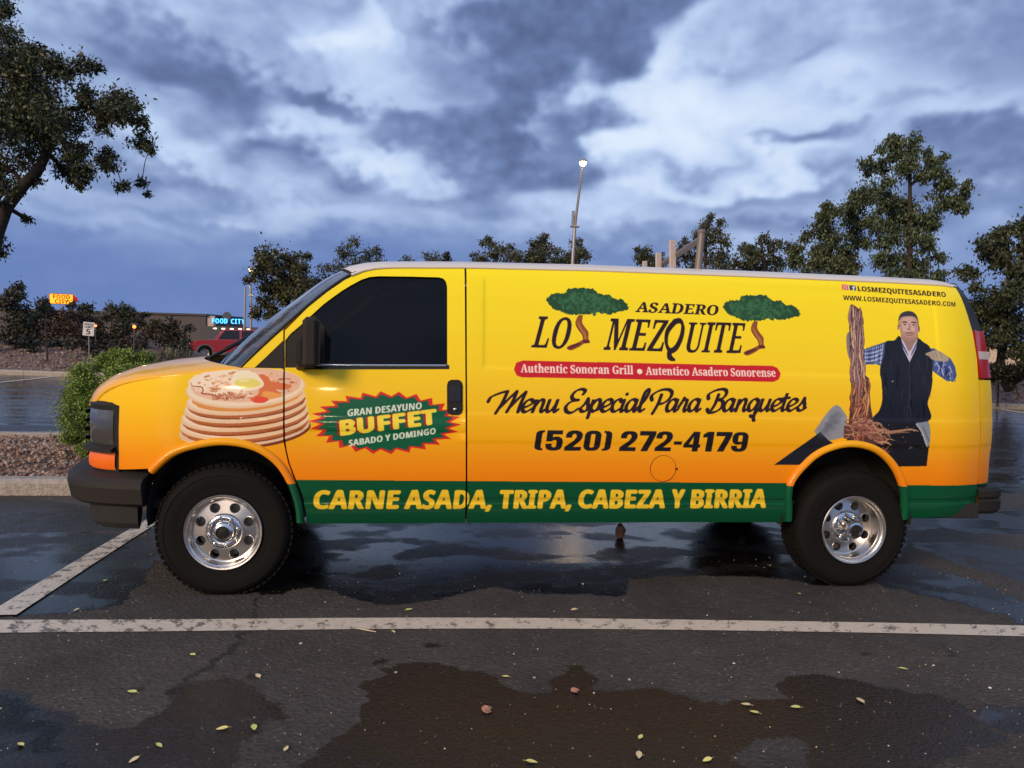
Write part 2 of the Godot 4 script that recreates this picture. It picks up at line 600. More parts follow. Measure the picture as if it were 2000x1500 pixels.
func materials():
	M.white_paint = plain(lin(.62, .59, .54), .35)
	M.black_plastic = rough_stuff(301, lin(.014, .014, .014), lin(.022, .021, .02), .55, 6.0, 1.0)
	M.grey_plastic = rough_stuff(311, lin(.021, .0195, .0185), lin(.033, .031, .029), .6, 5.0, 1.2)
	M.rubber = rough_stuff(321, lin(.0035, .0035, .0035), lin(.009, .0085, .008), .8, 7.0, 2.0)
	for dull in [M.black_plastic, M.grey_plastic, M.rubber]:
		dull.metallic_specular = .28
	M.under = plain(lin(.012, .012, .012), .8)
	M.aluminium = plain(lin(.62, .61, .595), .30, 1.0)
	M.chrome = plain(lin(.72, .72, .72), .16, 1.0)
	M.steel = rough_stuff(331, lin(.16, .155, .15), lin(.24, .23, .22), .5, 4.0, 1.0)
	M.dark_hole = plain(lin(.01, .01, .01), .9)
	M.tint = plain(Color(0.03, 0.034, 0.05, 0.99), .06)
	M.tint.metallic_specular = .33
	M.tint.transparency = BaseMaterial3D.TRANSPARENCY_ALPHA
	M.clear = plain(Color(0.30, 0.36, 0.42, 0.30), .03)
	M.clear.transparency = BaseMaterial3D.TRANSPARENCY_ALPHA
	M.trim = plain(lin(.012, .012, .013), .22)
	M.red_lens = plain(lin(.42, .012, .015), .12)
	M.red_lens.clearcoat_enabled = true
	M.red_lens.clearcoat_roughness = 0.05
	M.white_lens = plain(lin(.55, .50, .48), .15)
	M.amber_lens = plain(lin(.80, .16, .012), .18)
	M.lamp_lens = plain(lin(.055, .055, .055), .10)
	M.lamp_lens.clearcoat_enabled = true
	M.lamp_lens.clearcoat_roughness = 0.03
	M.seat = rough_stuff(341, lin(.045, .045, .048), lin(.07, .07, .072), .9, 6.0)
	M.concrete = rough_stuff(351, lin(.22, .20, .175), lin(.40, .37, .33), .85, .8, 3.0, .03)
	M.gravel_bed = rough_stuff(361, lin(.10, .065, .05), lin(.22, .15, .12), .95, .7, 6.0, .09)
	M.bark = rough_stuff(371, lin(.018, .014, .011), lin(.06, .048, .038), .95, 1.6, 6.0)
	M.pale_bark = rough_stuff(376, lin(.05, .04, .032), lin(.14, .115, .09), .95, 1.2, 5.0)
	M.leaf = plain(Color.WHITE, .55)
	M.leaf.vertex_color_use_as_albedo = true
	M.leaf.backlight_enabled = true
	M.leaf.backlight = Color(.25, .25, .25)
	M.tinted = plain(Color.WHITE, .85)
	M.tinted.vertex_color_use_as_albedo = true
	M.rack_pipe = plain(lin(.19, .165, .15), .5, .3)
	M.rack_board = plain(lin(.45, .38, .355), .6)
	M.galvanised = plain(lin(.34, .33, .32), .45, .6)
	M.stucco = rough_stuff(381, lin(.075, .068, .068), lin(.105, .096, .096), .9, .4)
	M.stucco_light = rough_stuff(385, lin(.42, .34, .28), lin(.52, .42, .35), .9, .4)
	M.roof_trim = plain(lin(.05, .05, .06), .7)

# ---------------------------------------------------------------- the wet parking lot
const LX := -6.3      # the detailed part of the lot: 14.4 m square
const LZ := -9.4
const LS := 14.4

func lot():
	# where water stands or has soaked in
	var ms := 1024
	cv = Image.create(ms, ms, false, Image.FORMAT_RGBA8)
	cv.fill(Color.BLACK)
	art = Transform2D(Vector2(ms / LS, 0), Vector2(0, ms / LS), Vector2(-LX, -LZ) * ms / LS)
	var wet := Color(1, 0, 0)
	var damp := Color(.5, 0, 0)
	var soaked := Color(1, 0, 1)      # dark and wet, but drained: no standing water
	poly(wet, [-2.595, -1.611, -1.45, -1.644, -0.96, -1.591, -0.651, -0.825, -0.105, -0.264, 0.259, -0.033, 0.465, -0.145, 0.593, -0.093, 0.787, 0.051, 0.97, 0.145, 1.238, 0.088, 1.591, -0.102, 1.802, 0.002, 2.02, 0.029, 2.381, 0.063, 2.582, -0.291, 3.137, -0.305, 3.611, -0.233, 3.839, -0.118, 4.692, -0.682, 5.385, -1.788, 4.57, -2.528, 2.626, -3.125, 0.048, -3.085, -1.203, -2.5])
	poly(wet, [-2.845, -1.257, -2.271, -1.414, -1.763, -1.524, -1.238, -1.486, -0.78, -1.217, -0.569, -0.483, -0.545, 0.079, -0.712, 0.2, -0.93, 0.236, -1.211, 0.282, -1.744, 0.362])
	poly(damp, [-3.681, -2.488, -2.578, -2.703, -1.845, -2.497, -1.083, -2.014, -0.941, -1.59, -1.98, -1.527, -2.939, -1.396])
	poly(soaked, [0.806, 1.886, 0.815, 1.65, 0.896, 1.459, 0.89, 1.233, 1.004, 1.034, 1.121, 0.957, 1.289, 1.024, 1.475, 1.106, 1.553, 1.25, 1.713, 1.26, 1.781, 1.081, 1.855, 1.017, 1.936, 1.101, 1.943, 1.275, 2.157, 1.273, 2.287, 1.38, 2.44, 1.465, 2.528, 1.424, 2.734, 1.438, 2.814, 1.278, 2.966, 1.229, 3.14, 1.283, 3.294, 1.36, 3.509, 1.449, 3.488, 1.634, 3.313, 1.828, 3.085, 1.958, 2.957, 2.049, 2.502, 2.015, 2.628, 1.854, 2.604, 1.739, 2.459, 1.729, 2.314, 1.867, 2.24, 1.995])
	poly(damp, [-1.071, 1.06, -0.596, 1.114, -0.424, 1.263, -0.289, 1.345, -0.13, 1.45, -0.006, 1.478, 0.084, 1.404, 0.073, 1.181, 0.197, 1.09, 0.347, 1.074, 0.544, 1.304, 0.609, 1.439, 0.504, 1.513, 0.47, 1.625, 0.445, 1.889, -0.585, 1.84])
	poly(wet, [-1.025, 1.134, -0.544, 1.179, -0.383, 1.309, -0.256, 1.421, -0.206, 1.577, -0.017, 1.854, -0.585, 1.84])
	poly(wet, [4.482, -0.459, 4.73, -0.501, 4.842, -0.327, 4.917, -0.078, 4.927, 0.3, 4.943, 0.619, 4.627, 0.95, 4.612, 0.658, 4.558, 0.409, 4.443, 0.205, 4.27, 0.052, 4.176, -0.105])
	poly(wet, [5.591, -1.944, 6.162, -2.086, 7.142, -2.282, 8.139, -2.424, 6.951, -1.231, 6.308, -1.325, 5.901, -1.417, 5.746, -1.598, 5.345, -1.512])
	poly(damp, [5.108, -1.103, 5.644, -1.092, 5.934, -0.649, 5.304, 0.042, 5.17, -0.293, 5.051, -0.606])
	poly(wet, [3.493, 1.567, 3.704, 1.549, 3.826, 1.635, 3.734, 1.737, 3.506, 1.7])
	poly(damp, [3.367, 1.67, 3.512, 1.722, 3.535, 1.805, 3.32, 1.848])
	for q in [[845, 1265, 24, 10], [740, 1293, 22, 9], [255, 1352, 26, 8], [503, 1322, 20, 7], [1690, 1278, 26, 5], [1515, 1262, 10, 4], [1565, 1270, 10, 4], [1480, 1240, 8, 4], [450, 1425, 60, 22]]:
		var gx := ground_at(q[0], q[1])
		ell(damp, gx.x, gx.y, q[2] * .0022, q[3] * .0042, 0.1, 0.25)
	# everything past the island and behind the van lies under a film of water in long streaks
	poly(wet, [-8, -6.3, -3, -6.4, 2.5, -6.3, 3.0, -3.4, 9, -3.0, 9, -12, -8, -12], false)
	cv.resize(340, 340, Image.INTERPOLATE_BILINEAR)
	cv.resize(ms, ms, Image.INTERPOLATE_CUBIC)
	var solid_mask := cv
	cv = Image.create(ms, ms, false, Image.FORMAT_RGBA8)
	cv.fill(Color.BLACK)
	stroke(Color(0, 1, 0), .034, [0.224, -0.062, 0.227, 0.195, 0.26, 0.368, 0.253, 0.567, 0.255, 0.685, 0.225, 0.847, 0.201, 0.953, 0.171, 0.995, 0.135, 1.086, 0.105, 1.183, 0.08, 1.283])
	stroke(Color(0, 1, 0), .028, [3.89, 0.862, 3.875, 0.961, 3.854, 1.049])
	stroke(Color(0, 1, 0), .026, [-6.5, -2.2, -4.5, -1.9, -2.6, -2.25, -1.6, -2.05, -.4, -2.3, 2.0, -2.1, 5.2, -2.4, 8.2, -2.2])
	var cracks := cv.get_data()
	cv = solid_mask
	cv.convert(Image.FORMAT_RGB8)
	var mask := cv.get_data()
	var n := 1700
	var ra := []; ra.resize(n)
	var rr := []; rr.resize(n)
	var rh := []; rh.resize(n)
	var work := func(j: int):
		var a := PackedByteArray(); a.resize(n * 3)
		var r := PackedByteArray(); r.resize(n)
		var hh := PackedByteArray(); hh.resize(n)
		var z := LZ + (j + 0.5) / n * LS
		var st := hash(j * 977 + 13) & 0x7fffffff
		for i in n:
			var x := LX + (i + 0.5) / n * LS
			var big: float = noise_b.get_noise_2d(x * 0.9, z * 0.9)
			var mid: float = noise_b.get_noise_2d(x * 5.0 + 40.0, z * 5.0)
			var fine: float = noise_c.get_noise_2d(x * 42.0, z * 42.0)
			st = (st * 1103515245 + 12345) & 0x7fffffff
			var grain := float((st >> 8) & 0xffff) / 65535.0
			var mi := clampi(int((x + mid * 0.05 - LX) / LS * ms), 0, ms - 1)
			var mj := clampi(int((z + big * 0.05 + fine * 0.012 - LZ) / LS * ms), 0, ms - 1)
			var o := (mj * ms + mi) * 3
			var soak := mask[o] / 255.0 + mid * 0.10 + fine * 0.07 + big * 0.05
			var w := smoothstep(0.34, 0.50, soak)
			var pool := smoothstep(0.56, 0.84, soak + big * 0.10 + fine * 0.10 + (grain - 0.5) * 0.16) * (1.0 - mask[o + 2] / 255.0)
			if z > -4.0 and pool > 0.0:
				# the sheet of water has drained away in places
				pool *= smoothstep(-0.22, 0.20, noise_b.get_noise_2d(x * 1.15 + 70.0, z * 2.0) + mid * 0.25 + 0.06)
			if z < -6.2 or (z < -3.3 + big * 1.3 + mid * .25 and x > 3.4 + big * .8):
				# long shallow films of water on the far part of the lot
				var streak: float = noise_b.get_noise_2d(x * 0.35 + 9.0, z * 1.5 + x * 0.12)
				pool = smoothstep(-0.30, 0.10, streak + mid * 0.15)
				w = maxf(w, 0.6)
			var co := (mj * ms + mi) * 4 + 1
			var crack := clampf(cracks[co] / 255.0 * (0.75 + mid * 0.8), 0.0, 1.0)
			var k := (0.82 + 0.30 * big + 0.16 * mid) * (0.62 + 0.55 * grain + 0.25 * fine)
			if grain > 0.988:
				k *= 2.6
			var dark := lerpf(1.0, 0.14, w) * lerpf(1.0, 0.62, pool) * (1.0 - crack * 0.75)
			k = maxf(k * dark, 0.012)
			var base := Vector3(.056, .0495, .0435) * k
			a[i * 3] = clampi(int(pow(base.x, 0.4545) * 255.0), 0, 255)
			a[i * 3 + 1] = clampi(int(pow(base.y, 0.4545) * 255.0), 0, 255)
			a[i * 3 + 2] = clampi(int(pow(base.z, 0.4545) * 255.0), 0, 255)
			var ro := lerpf(lerpf(0.92, 0.46, w), 0.22 if z > -4.0 else 0.09, pool) + fine * 0.04
			r[i] = clampi(int(ro * 255.0), 10, 255)
			var relief := (fine * 0.16 + (grain - 0.5) * 0.85) * lerpf(lerpf(1.0, 0.6, w), 0.10, pool) + mid * 0.10 * (1.0 - pool * 0.8) - crack * 0.9
			hh[i] = clampi(int(128.0 + relief * 90.0), 0, 255)
		ra[j] = a; rr[j] = r; rh[j] = hh
	var id := WorkerThreadPool.add_group_task(work, n)
	WorkerThreadPool.wait_for_group_task_completion(id)
	var da := PackedByteArray()
	var dr := PackedByteArray()
	var dh := PackedByteArray()
	for j in n:
		da.append_array(ra[j]); dr.append_array(rr[j]); dh.append_array(rh[j])
	var hi := Image.create_from_data(n, n, false, Image.FORMAT_L8, dh)
	hi.convert(Image.FORMAT_RGBA8)
	hi.bump_map_to_normal_map(2.2)
	var m := StandardMaterial3D.new()
	m.albedo_texture = ImageTexture.create_from_image(Image.create_from_data(n, n, false, Image.FORMAT_RGB8, da))
	m.roughness_texture = ImageTexture.create_from_image(Image.create_from_data(n, n, false, Image.FORMAT_L8, dr))
	m.roughness_texture_channel = BaseMaterial3D.TEXTURE_CHANNEL_RED
	m.roughness = 1.0
	m.normal_enabled = true
	m.normal_texture = ImageTexture.create_from_image(hi)
	m.texture_repeat = false
	m.metallic_specular = .47
	var b := MB.new()
	b.grid(24, 24, func(u, v): return Vector3(LX + u * LS, 0.0, LZ + v * LS), true)
	struct("parking_lot", b.done(), m)
	# the lot goes on beyond, and the ground beyond that reaches the horizon
	var far := StandardMaterial3D.new()
	far.albedo_texture = speckle(51, .03, [lin(.010, .009, .008), lin(.018, .016, .014), lin(.026, .023, .02), lin(.05, .044, .038)])
	far.roughness_texture = speckle(53, .008, [Color(.08, .08, .08), Color(.10, .10, .10), Color(.22, .22, .22), Color(.5, .5, .5)])
	far.roughness_texture_channel = BaseMaterial3D.TEXTURE_CHANNEL_RED
	far.normal_enabled = true
	far.normal_texture = bumps(55, .06, 1.2)
	far.normal_scale = .5
	far.uv1_triplanar = true
	far.uv1_world_triplanar = true
	far.uv1_scale = Vector3(.12, .12, .34)
	var f := MB.new()
	f.flat([Vector3(-60, -.004, -48), Vector3(70, -.004, -48), Vector3(70, -.004, 45), Vector3(-60, -.004, 45)], Vector3.UP)
	struct("parking_lot_beyond", f.done(), far)
	var g := MB.new()
	g.flat([Vector3(-900, -.012, -900), Vector3(900, -.012, -900), Vector3(900, -.012, 900), Vector3(-900, -.012, 900)], Vector3.UP)
	struct("ground", g.done(), rough_stuff(57, lin(.05, .038, .03), lin(.11, .085, .065), .95, .05))
	# painted lines, worn where tyres crossed them
	var worn := Image.create(1024, 32, false, Image.FORMAT_RGBA8)
	for i in 1024:
		for j in 32:
			var q := noise_a.get_noise_2d(i * .09, j * .03) * .75 + noise_c.get_noise_2d(i * .42, j * .15) * .30
			var gone := smoothstep(.20, .50, q + (0.16 if i > 60 and i < 260 else 0.0)) * .8
			var c := Color(.58, .53, .44).lerp(Color(.05, .043, .037), gone) * (1.0 + noise_c.get_noise_2d(i * .9, j * .9) * .12)
			worn.set_pixel(i, j, Color(c.r, c.g, c.b, 1).linear_to_srgb())
	var pm := StandardMaterial3D.new()
	pm.albedo_texture = ImageTexture.create_from_image(worn)
	pm.roughness = .6
	pm.normal_enabled = true
	pm.normal_texture = bumps(61, .2, 2.0)
	line_strip("the long white stall line in front of the van, worn thin in places", [-2.28, 0.273, -1.049, 0.305, -0.136, 0.341, 0.812, 0.364, 1.657, 0.405, 2.521, 0.47, 3.692, 0.573, 4.575, 0.664, 6.356, 0.854], [-2.142, 0.448, -0.958, 0.484, -0.086, 0.508, 0.824, 0.527, 1.638, 0.561, 2.472, 0.618, 3.599, 0.719, 4.444, 0.814, 6.147, 1.005], pm, .004)
	line_strip("white stall line running in from the left to the van's front wheel", [-1.16, .24, -1.11, -1.0, -1.06, -2.0, -1.02, -2.8], [-1.00, .24, -.97, -1.0, -.93, -2.0, -.90, -2.8], pm, .0075)
	line_strip("thin white stall line on the wet lot beyond the left island", [-10.3, -7.0, -10.3, -14, -10.3, -20.9], [-10.15, -7.0, -10.15, -14, -10.15, -20.9], pm, .004)
	line_strip("thin white stall line on the wet lot behind the van's tail", [17.2, -14.7, 16.2, -10, 15.2, -6], [17.36, -14.7, 16.36, -10, 15.36, -6], pm, .004)

func ground_at(x: float, y: float) -> Vector2:
	# only the small stains use this: a point of the lot seen from where the camera stands
	var d := Vector3(0.12374, -0.05791, -0.99062) + Vector3(0.9921, 0.02805, 0.12228) * (x - 1000.0) / 1480.0 + Vector3(-0.0207, 0.99793, -0.06093) * (750.0 - y) / 1480.0
	var t := -1.55 / d.y
	return Vector2(1.107 + d.x * t, 4.512 + d.z * t)

func line_strip(label: String, a: Array, b: Array, m: Material, y: float):
	var p := curve(vecs(a), false, 8)
	var q := curve(vecs(b), false, 8)
	var s := MB.new()
	var run := 0.0
	for i in p.size():
		if i > 0:
			run += p[i].distance_to(p[i - 1])
		s.vert(Vector3(p[i].x, y, p[i].y), Vector3.UP, Vector2(run * .105, 0))
		s.vert(Vector3(q[i].x, y, q[i].y), Vector3.UP, Vector2(run * .105, 1))
	for i in p.size() - 1:
		s.tri(i * 2, i * 2 + 1, i * 2 + 3)
		s.tri(i * 2, i * 2 + 3, i * 2 + 2)
	var o := struct("painted_line", s.done(), m)
	o.set_meta("label", label)

# ---------------------------------------------------------------- kerbs, gravel beds, bank
func kerb(label: String, a: Vector2, b: Vector2, inward: Vector2, block: float):
	# a row of cast kerb blocks from a to b; «inward» points to the bed behind it
	var t := thing("kerb", label, "kerb", Vector3(a.x, 0, a.y))
	t.set_meta("kind", "structure")
	var d := (b - a).normalized()
	var long := a.distance_to(b)
	var n := int(round(long / block))
	var prof := vecs([0, -.03, 0, .11, .012, .135, .035, .15, .165, .15, .175, .14, .175, -.03])
	var mb := MB.new()
	var basis := Basis(Vector3(inward.x, 0, inward.y), Vector3.UP, Vector3(d.x, 0, d.y))
	mb.prism(prof, Transform3D(basis, Vector3.ZERO), long / n - .012)
	var mesh := mb.done()
	for i in n:
		part("kerb_block", mesh, M.concrete, t, Vector3(d.x, 0, d.y) * long / n * i + Vector3(inward.x, 0, inward.y) * rng.randf_range(-.004, .004) + Vector3(0, rng.randf_range(-.004, .003), 0))

func stone_mesh(seed_: int, flat := .7) -> ArrayMesh:
	var r := RandomNumberGenerator.new()
	r.seed = seed_
	var mb := MB.new()
	var pts := []
	for j in 4:
		for i in 6:
			var a := TAU * i / 6 + j * .4
			var e := lerpf(-1.2, 1.2, j / 3.0)
			pts.append(Vector3(cos(a) * cos(e), sin(e) * flat, sin(a) * cos(e)) * r.randf_range(.72, 1.15))
	for j in 3:
		for i in 6:
			var a0 := j * 6 + i
			var a1 := j * 6 + (i + 1) % 6
			mb.flat([pts[a0], pts[a1], pts[a1 + 6]], pts[a0] + pts[a1])
			mb.flat([pts[a0], pts[a1 + 6], pts[a0 + 6]], pts[a0] + pts[a1])
	mb.flat([pts[0], pts[1], pts[2], pts[3], pts[4], pts[5]], Vector3.DOWN)
	mb.flat([pts[18], pts[19], pts[20], pts[21], pts[22], pts[23]], Vector3.UP)
	return mb.done()

func scatter(called: String, mesh: Mesh, mat: Material, count: int, place: Callable, tint: Callable):
	var mm := MultiMesh.new()
	mm.transform_format = MultiMesh.TRANSFORM_3D
	mm.use_colors = true
	mm.mesh = mesh
	mm.instance_count = count
	for i in count:
		mm.set_instance_transform(i, place.call(i))
		mm.set_instance_color(i, tint.call(i))
	var o := MultiMeshInstance3D.new()
	o.name = numbered(called)
	o.multimesh = mm
	o.material_override = mat
	add_child(o)
	return o

func bank_height(x: float, z: float) -> float:
	# distance behind the far kerb, which runs straight from left to right
	var d := (z - (-21.0 + (x + 10.0) * .22)) * -.977
	var rise := .62 * lerpf(1.0, .16, smoothstep(-11.0, -8.0, x) * smoothstep(12.0, 8.0, x))
	return .13 + rise * smoothstep(.2, 4.2, d) + noise_b.get_noise_2d(x * .5, z * .5) * .07 * smoothstep(0.0, 1.0, d)

func islands():
	# the gravel island by the van's nose
	kerb("pale concrete kerb along the near side of the gravel island, by the van's front bumper", Vector2(-9.5, -2.86), Vector2(2.1, -2.86), Vector2(0, -1), 3.0)
	kerb("pale concrete kerb along the far side of the gravel island, behind the green bush", Vector2(2.1, -6.3), Vector2(-9.5, -6.3), Vector2(0, 1), 3.0)
	kerb("short concrete kerb closing the gravel island behind the van", Vector2(2.1, -3.036), Vector2(2.1, -6.124), Vector2(-1, 0), 3.1)
	var bed := MB.new()
	bed.grid(60, 18, func(u, v):
		var x = -9.5 + u * 11.5
		var z = -3.02 - v * 3.12
		return Vector3(x, .10 + .05 * sin(v * PI) + noise_b.get_noise_2d(x * 1.5, z * 1.5) * .025, z))
	struct("gravel_bed", bed.done(), M.gravel_bed)
	var shades := [Color(.26, .17, .135), Color(.33, .24, .20), Color(.20, .115, .085), Color(.38, .31, .27), Color(.15, .10, .08), Color(.29, .20, .15)]
	var gr = scatter("gravel", stone_mesh(5), M.tinted, 9000, func(_i):
		var x := rng.randf_range(-6.6, .2)
		var z := rng.randf_range(-6.1, -3.05)
		var s := rng.randf_range(.009, .026)
		return Transform3D(Basis.from_euler(Vector3(rng.randf() * 6, rng.randf() * 6, rng.randf() * 6)).scaled(Vector3(s, s, s)), Vector3(x, .105 + .05 * sin((-3.02 - z) / 3.12 * PI) + noise_b.get_noise_2d(x * 1.5, z * 1.5) * .025 + s * .4, z)),
		func(_i): return shades[rng.randi() % 6] * rng.randf_range(.75, 1.2))
	gr.set_meta("kind", "stuff")
	tag(gr, "loose reddish brown gravel covering the island beside the van's bumper", "gravel")
	# the far bank, from the left edge to the right
	var d := Vector2(.9766, .2151)
	kerb("long pale kerb at the foot of the gravel bank across the lot", Vector2(-10, -21) - d * 34.0, Vector2(-10, -21) + d * 52.0, Vector2(.2151, -.9766), 3.0)
	var bk := MB.new()
	bk.grid(90, 16, func(u, v):
		var p = Vector2(-10, -21) + d * lerpf(-34.0, 52.0, u) + Vector2(.2151, -.9766) * (.17 + v * 13.0)
		return Vector3(p.x, bank_height(p.x, p.y), p.y))
	struct("gravel_bank", bk.done(), rough_stuff(365, lin(.085, .056, .048), lin(.20, .145, .13), .95, .45, 6.0, .06))
	var rk = scatter("bank_gravel", stone_mesh(9), M.tinted, 7000, func(_i):
		var p := Vector2(-10, -21) + d * (rng.randf_range(-16.0, 4.0) if rng.randf() < .7 else rng.randf_range(24.0, 36.0)) + Vector2(.2151, -.9766) * rng.randf_range(.3, 5.0)
		var s := rng.randf_range(.02, .06) * (2.0 if rng.randf() < .02 else 1.0)
		return Transform3D(Basis.from_euler(Vector3(rng.randf() * 6, rng.randf() * 6, rng.randf() * 6)).scaled(Vector3(s, s, s)), Vector3(p.x, bank_height(p.x, p.y) + s * .2, p.y)),
		func(_i): return shades[rng.randi() % 6] * rng.randf_range(.55, .95))
	rk.set_meta("kind", "stuff")
	tag(rk, "dull reddish gravel on the bank across the lot", "gravel")

# ---------------------------------------------------------------- buildings and signs far off
func buildings():
	var st := thing("store_building", "long dark flat-roofed store with a thin dark roof edge behind the shrubs on the left", "building", Vector3(-32.4, 0, -121), -.10)
	var w := MB.new()
	w.box(Vector3(-17, 2.0, -9), Vector3(34, 4.0, 18))
	part("wall", w.done(), M.stucco, st)
	var rf := MB.new()
	rf.box(Vector3(-17, 4.16, -9), Vector3(34.5, .32, 18.5), .03)
	part("roof_edge", rf.done(), M.roof_trim, st)
	var w2 := MB.new()
	w2.box(Vector3(9, 1.2, -4), Vector3(17.9, 2.4, 12))
	part("low_wing", w2.done(), M.roof_trim, st)
	var w3 := MB.new()
	w3.box(Vector3(.65, 2.0, -.6), Vector3(1.25, 4.1, .6), .02)
	part("light_pier", w3.done(), M.stucco_light, st)
	for i in 5:
		var l := MB.new()
		l.box(Vector3(2.2 + i * 1.3, 2.05, 2.06), Vector3(.5, .16, .1), .02)
		part("wall_light", l.done(), glow(Color(1, .88, .70), 3.0), st)
	# the blue letters on the store's roof
	var ns := thing("roof_sign", "row of glowing blue letters on the roof of the far store", "sign", Vector3(-28.6, 3.1, -110), -.2)
	var fr := MB.new()
	fr.box(Vector3(2.0, -.95, -.2), Vector3(4.6, .1, .1), .01)
	for x in [.2, 2.3, 4.4]:
		fr.box(Vector3(x, -.75, -.2), Vector3(.08, 1.5, .08), .01)
	part("sign_frame", fr.done(), M.roof_trim, ns)
	var blue := glow(Color(.22, .66, 1.0), 1.5)
	var x := 0.0
	for ch in "FOOD CITY":
		if ch == " ":
			x += .40
			continue
		var tm := TextMesh.new()
		var f := SystemFont.new()
		f.font_names = PackedStringArray(["Droid Sans"])
		f.font_weight = 700
		tm.font = f
		tm.text = ch
		tm.font_size = 48
		tm.pixel_size = .0205
		tm.depth = .12
		var wide: float = tm.get_aabb().size.x
		var o := part("letter", tm, blue, ns, Vector3(x + wide * .5, 0, 0))
		o.scale.x = .85
		x += maxf(wide * .85, .2) + .14
	var em := MB.new()
	em.lathe([Vector2(0, .06), Vector2(.62, .06), Vector2(.66, 0), Vector2(.62, -.06), Vector2(0, -.06)], Vector3(2.1, .7, -.3), Vector3.BACK, 20, 0, TAU)
	part("emblem", em.done(), M.roof_trim, ns)
	# the yellow pylon sign
	var ps := thing("pylon_sign", "lit yellow box sign with a red arrow point, above the trees at far left", "sign", Vector3(-40.9, 0, -91.8), .42)
	var post := MB.new()
	post.tube([Vector3(0, 0, -.1), Vector3(0, 4.1, -.1)], [.16, .13], 10)
	part("pole", post.done(), M.steel, ps)
	var bx := MB.new()
	bx.box(Vector3(-.15, 4.9, 0), Vector3(2.5, 1.25, .34), .02)
	part("sign_box", bx.done(), M.red_lens, ps)
	var face := MB.new()
	face.box(Vector3(-.15, 4.9, .18), Vector3(2.36, 1.12, .03), .005)
	part("sign_face", face.done(), glow(Color(1.0, .66, .14), .9), ps)
	var tip := MB.new()
	tip.prism(vecs([0, -.55, .5, 0, 0, .55]), Transform3D(Basis(), Vector3(1.105, 4.9, -.1)), .26)
	part("arrow_tip", tip.done(), glow(Color(.75, .04, .03), .5), ps)
	for ln in [["FOOD", 5.03], ["CITY", 4.47]]:
		var tm2 := TextMesh.new()
		var f2 := SystemFont.new()
		f2.font_names = PackedStringArray(["Droid Sans"])
		f2.font_weight = 700
		tm2.font = f2
		tm2.text = ln[0]
		tm2.font_size = 48
		tm2.pixel_size = .0135
		tm2.depth = .03
		part("lettering", tm2, plain(lin(.35, .02, .02), .5), ps, Vector3(-.15, ln[1] + .13, .2))
	# pale walls glimpsed between the trunks at the right edge
	var hw := thing("far_wall", "pale stucco house wall glimpsed between trunks at the right edge", "wall", Vector3(44, 0, -40), -.5)
	var hm := MB.new()
	hm.box(Vector3(0, 1.0, 0), Vector3(22, 2.0, .4), .02)
	part("wall", hm.done(), M.stucco_light, hw)
	var cp := MB.new()
	cp.box(Vector3(0, 2.06, 0), Vector3(22.2, .12, .6), .02)
	part("coping", cp.done(), M.stucco, hw)

func lamp_post(label: String, at: Vector3, high: float, reach: Vector3, energy: float, thick := .09):
	# a galvanised post with an upswept arm and a lit head
	var t := thing("street_lamp", label, "street lamp", at)
	var p := MB.new()
	var top := Vector3(reach.x * .35, high * .70, reach.z * .35)
	p.tube([Vector3(0, 0, 0), Vector3(0, .25, 0)], [thick * 2.2, thick * 2.0], 12)
	p.tube([Vector3(0, .25, 0), Vector3(reach.x * .12, high * .35, 0), top], [thick * 1.25, thick * 1.05, thick * .85], 12)
	part("pole", p.done(), M.galvanised, t)
	var fl := MB.new()
	fl.box(top, Vector3(thick * 4.5, thick * .8, thick * 2.6), .01)
	fl.box(top + Vector3(-thick, thick * 4, 0), Vector3(thick * 1.3, thick * 8, thick * 1.3), .01)
	part("bracket", fl.done(), M.galvanised, t)
	var arm := MB.new()
	var head := Vector3(reach.x, high, reach.z)
	arm.tube([top, top.lerp(head, .5), head + Vector3(0, .02, 0)], [thick * .75, thick * .6, thick * .45], 8)
	part("arm", arm.done(), M.steel, t)
	var hd := MB.new()
	hd.lathe([Vector2(0, .18), Vector2(.10, .165), Vector2(.19, .09), Vector2(.205, .03), Vector2(.175, .03)], head, Vector3.UP, 16)
	part("lamp_head", hd.done(), M.galvanised, t)
	var bulb := SphereMesh.new()
	bulb.radius = .15
	bulb.height = .26
	bulb.radial_segments = 20
	bulb.rings = 10
	part("lamp_bulb", bulb, glow(Color(1.0, .90, .74), 3.0), t, head + Vector3(0, -.05, 0))
	var li := OmniLight3D.new()
	li.name = "lamp_light"
	li.light_color = Color(1.0, .86, .66)
	li.light_energy = energy
	li.light_size = .2
	li.omni_range = 60.0
	li.omni_attenuation = 2.0
	li.shadow_enabled = true
	t.add_child(li)
	li.position = head + Vector3(0, -.05, 0)

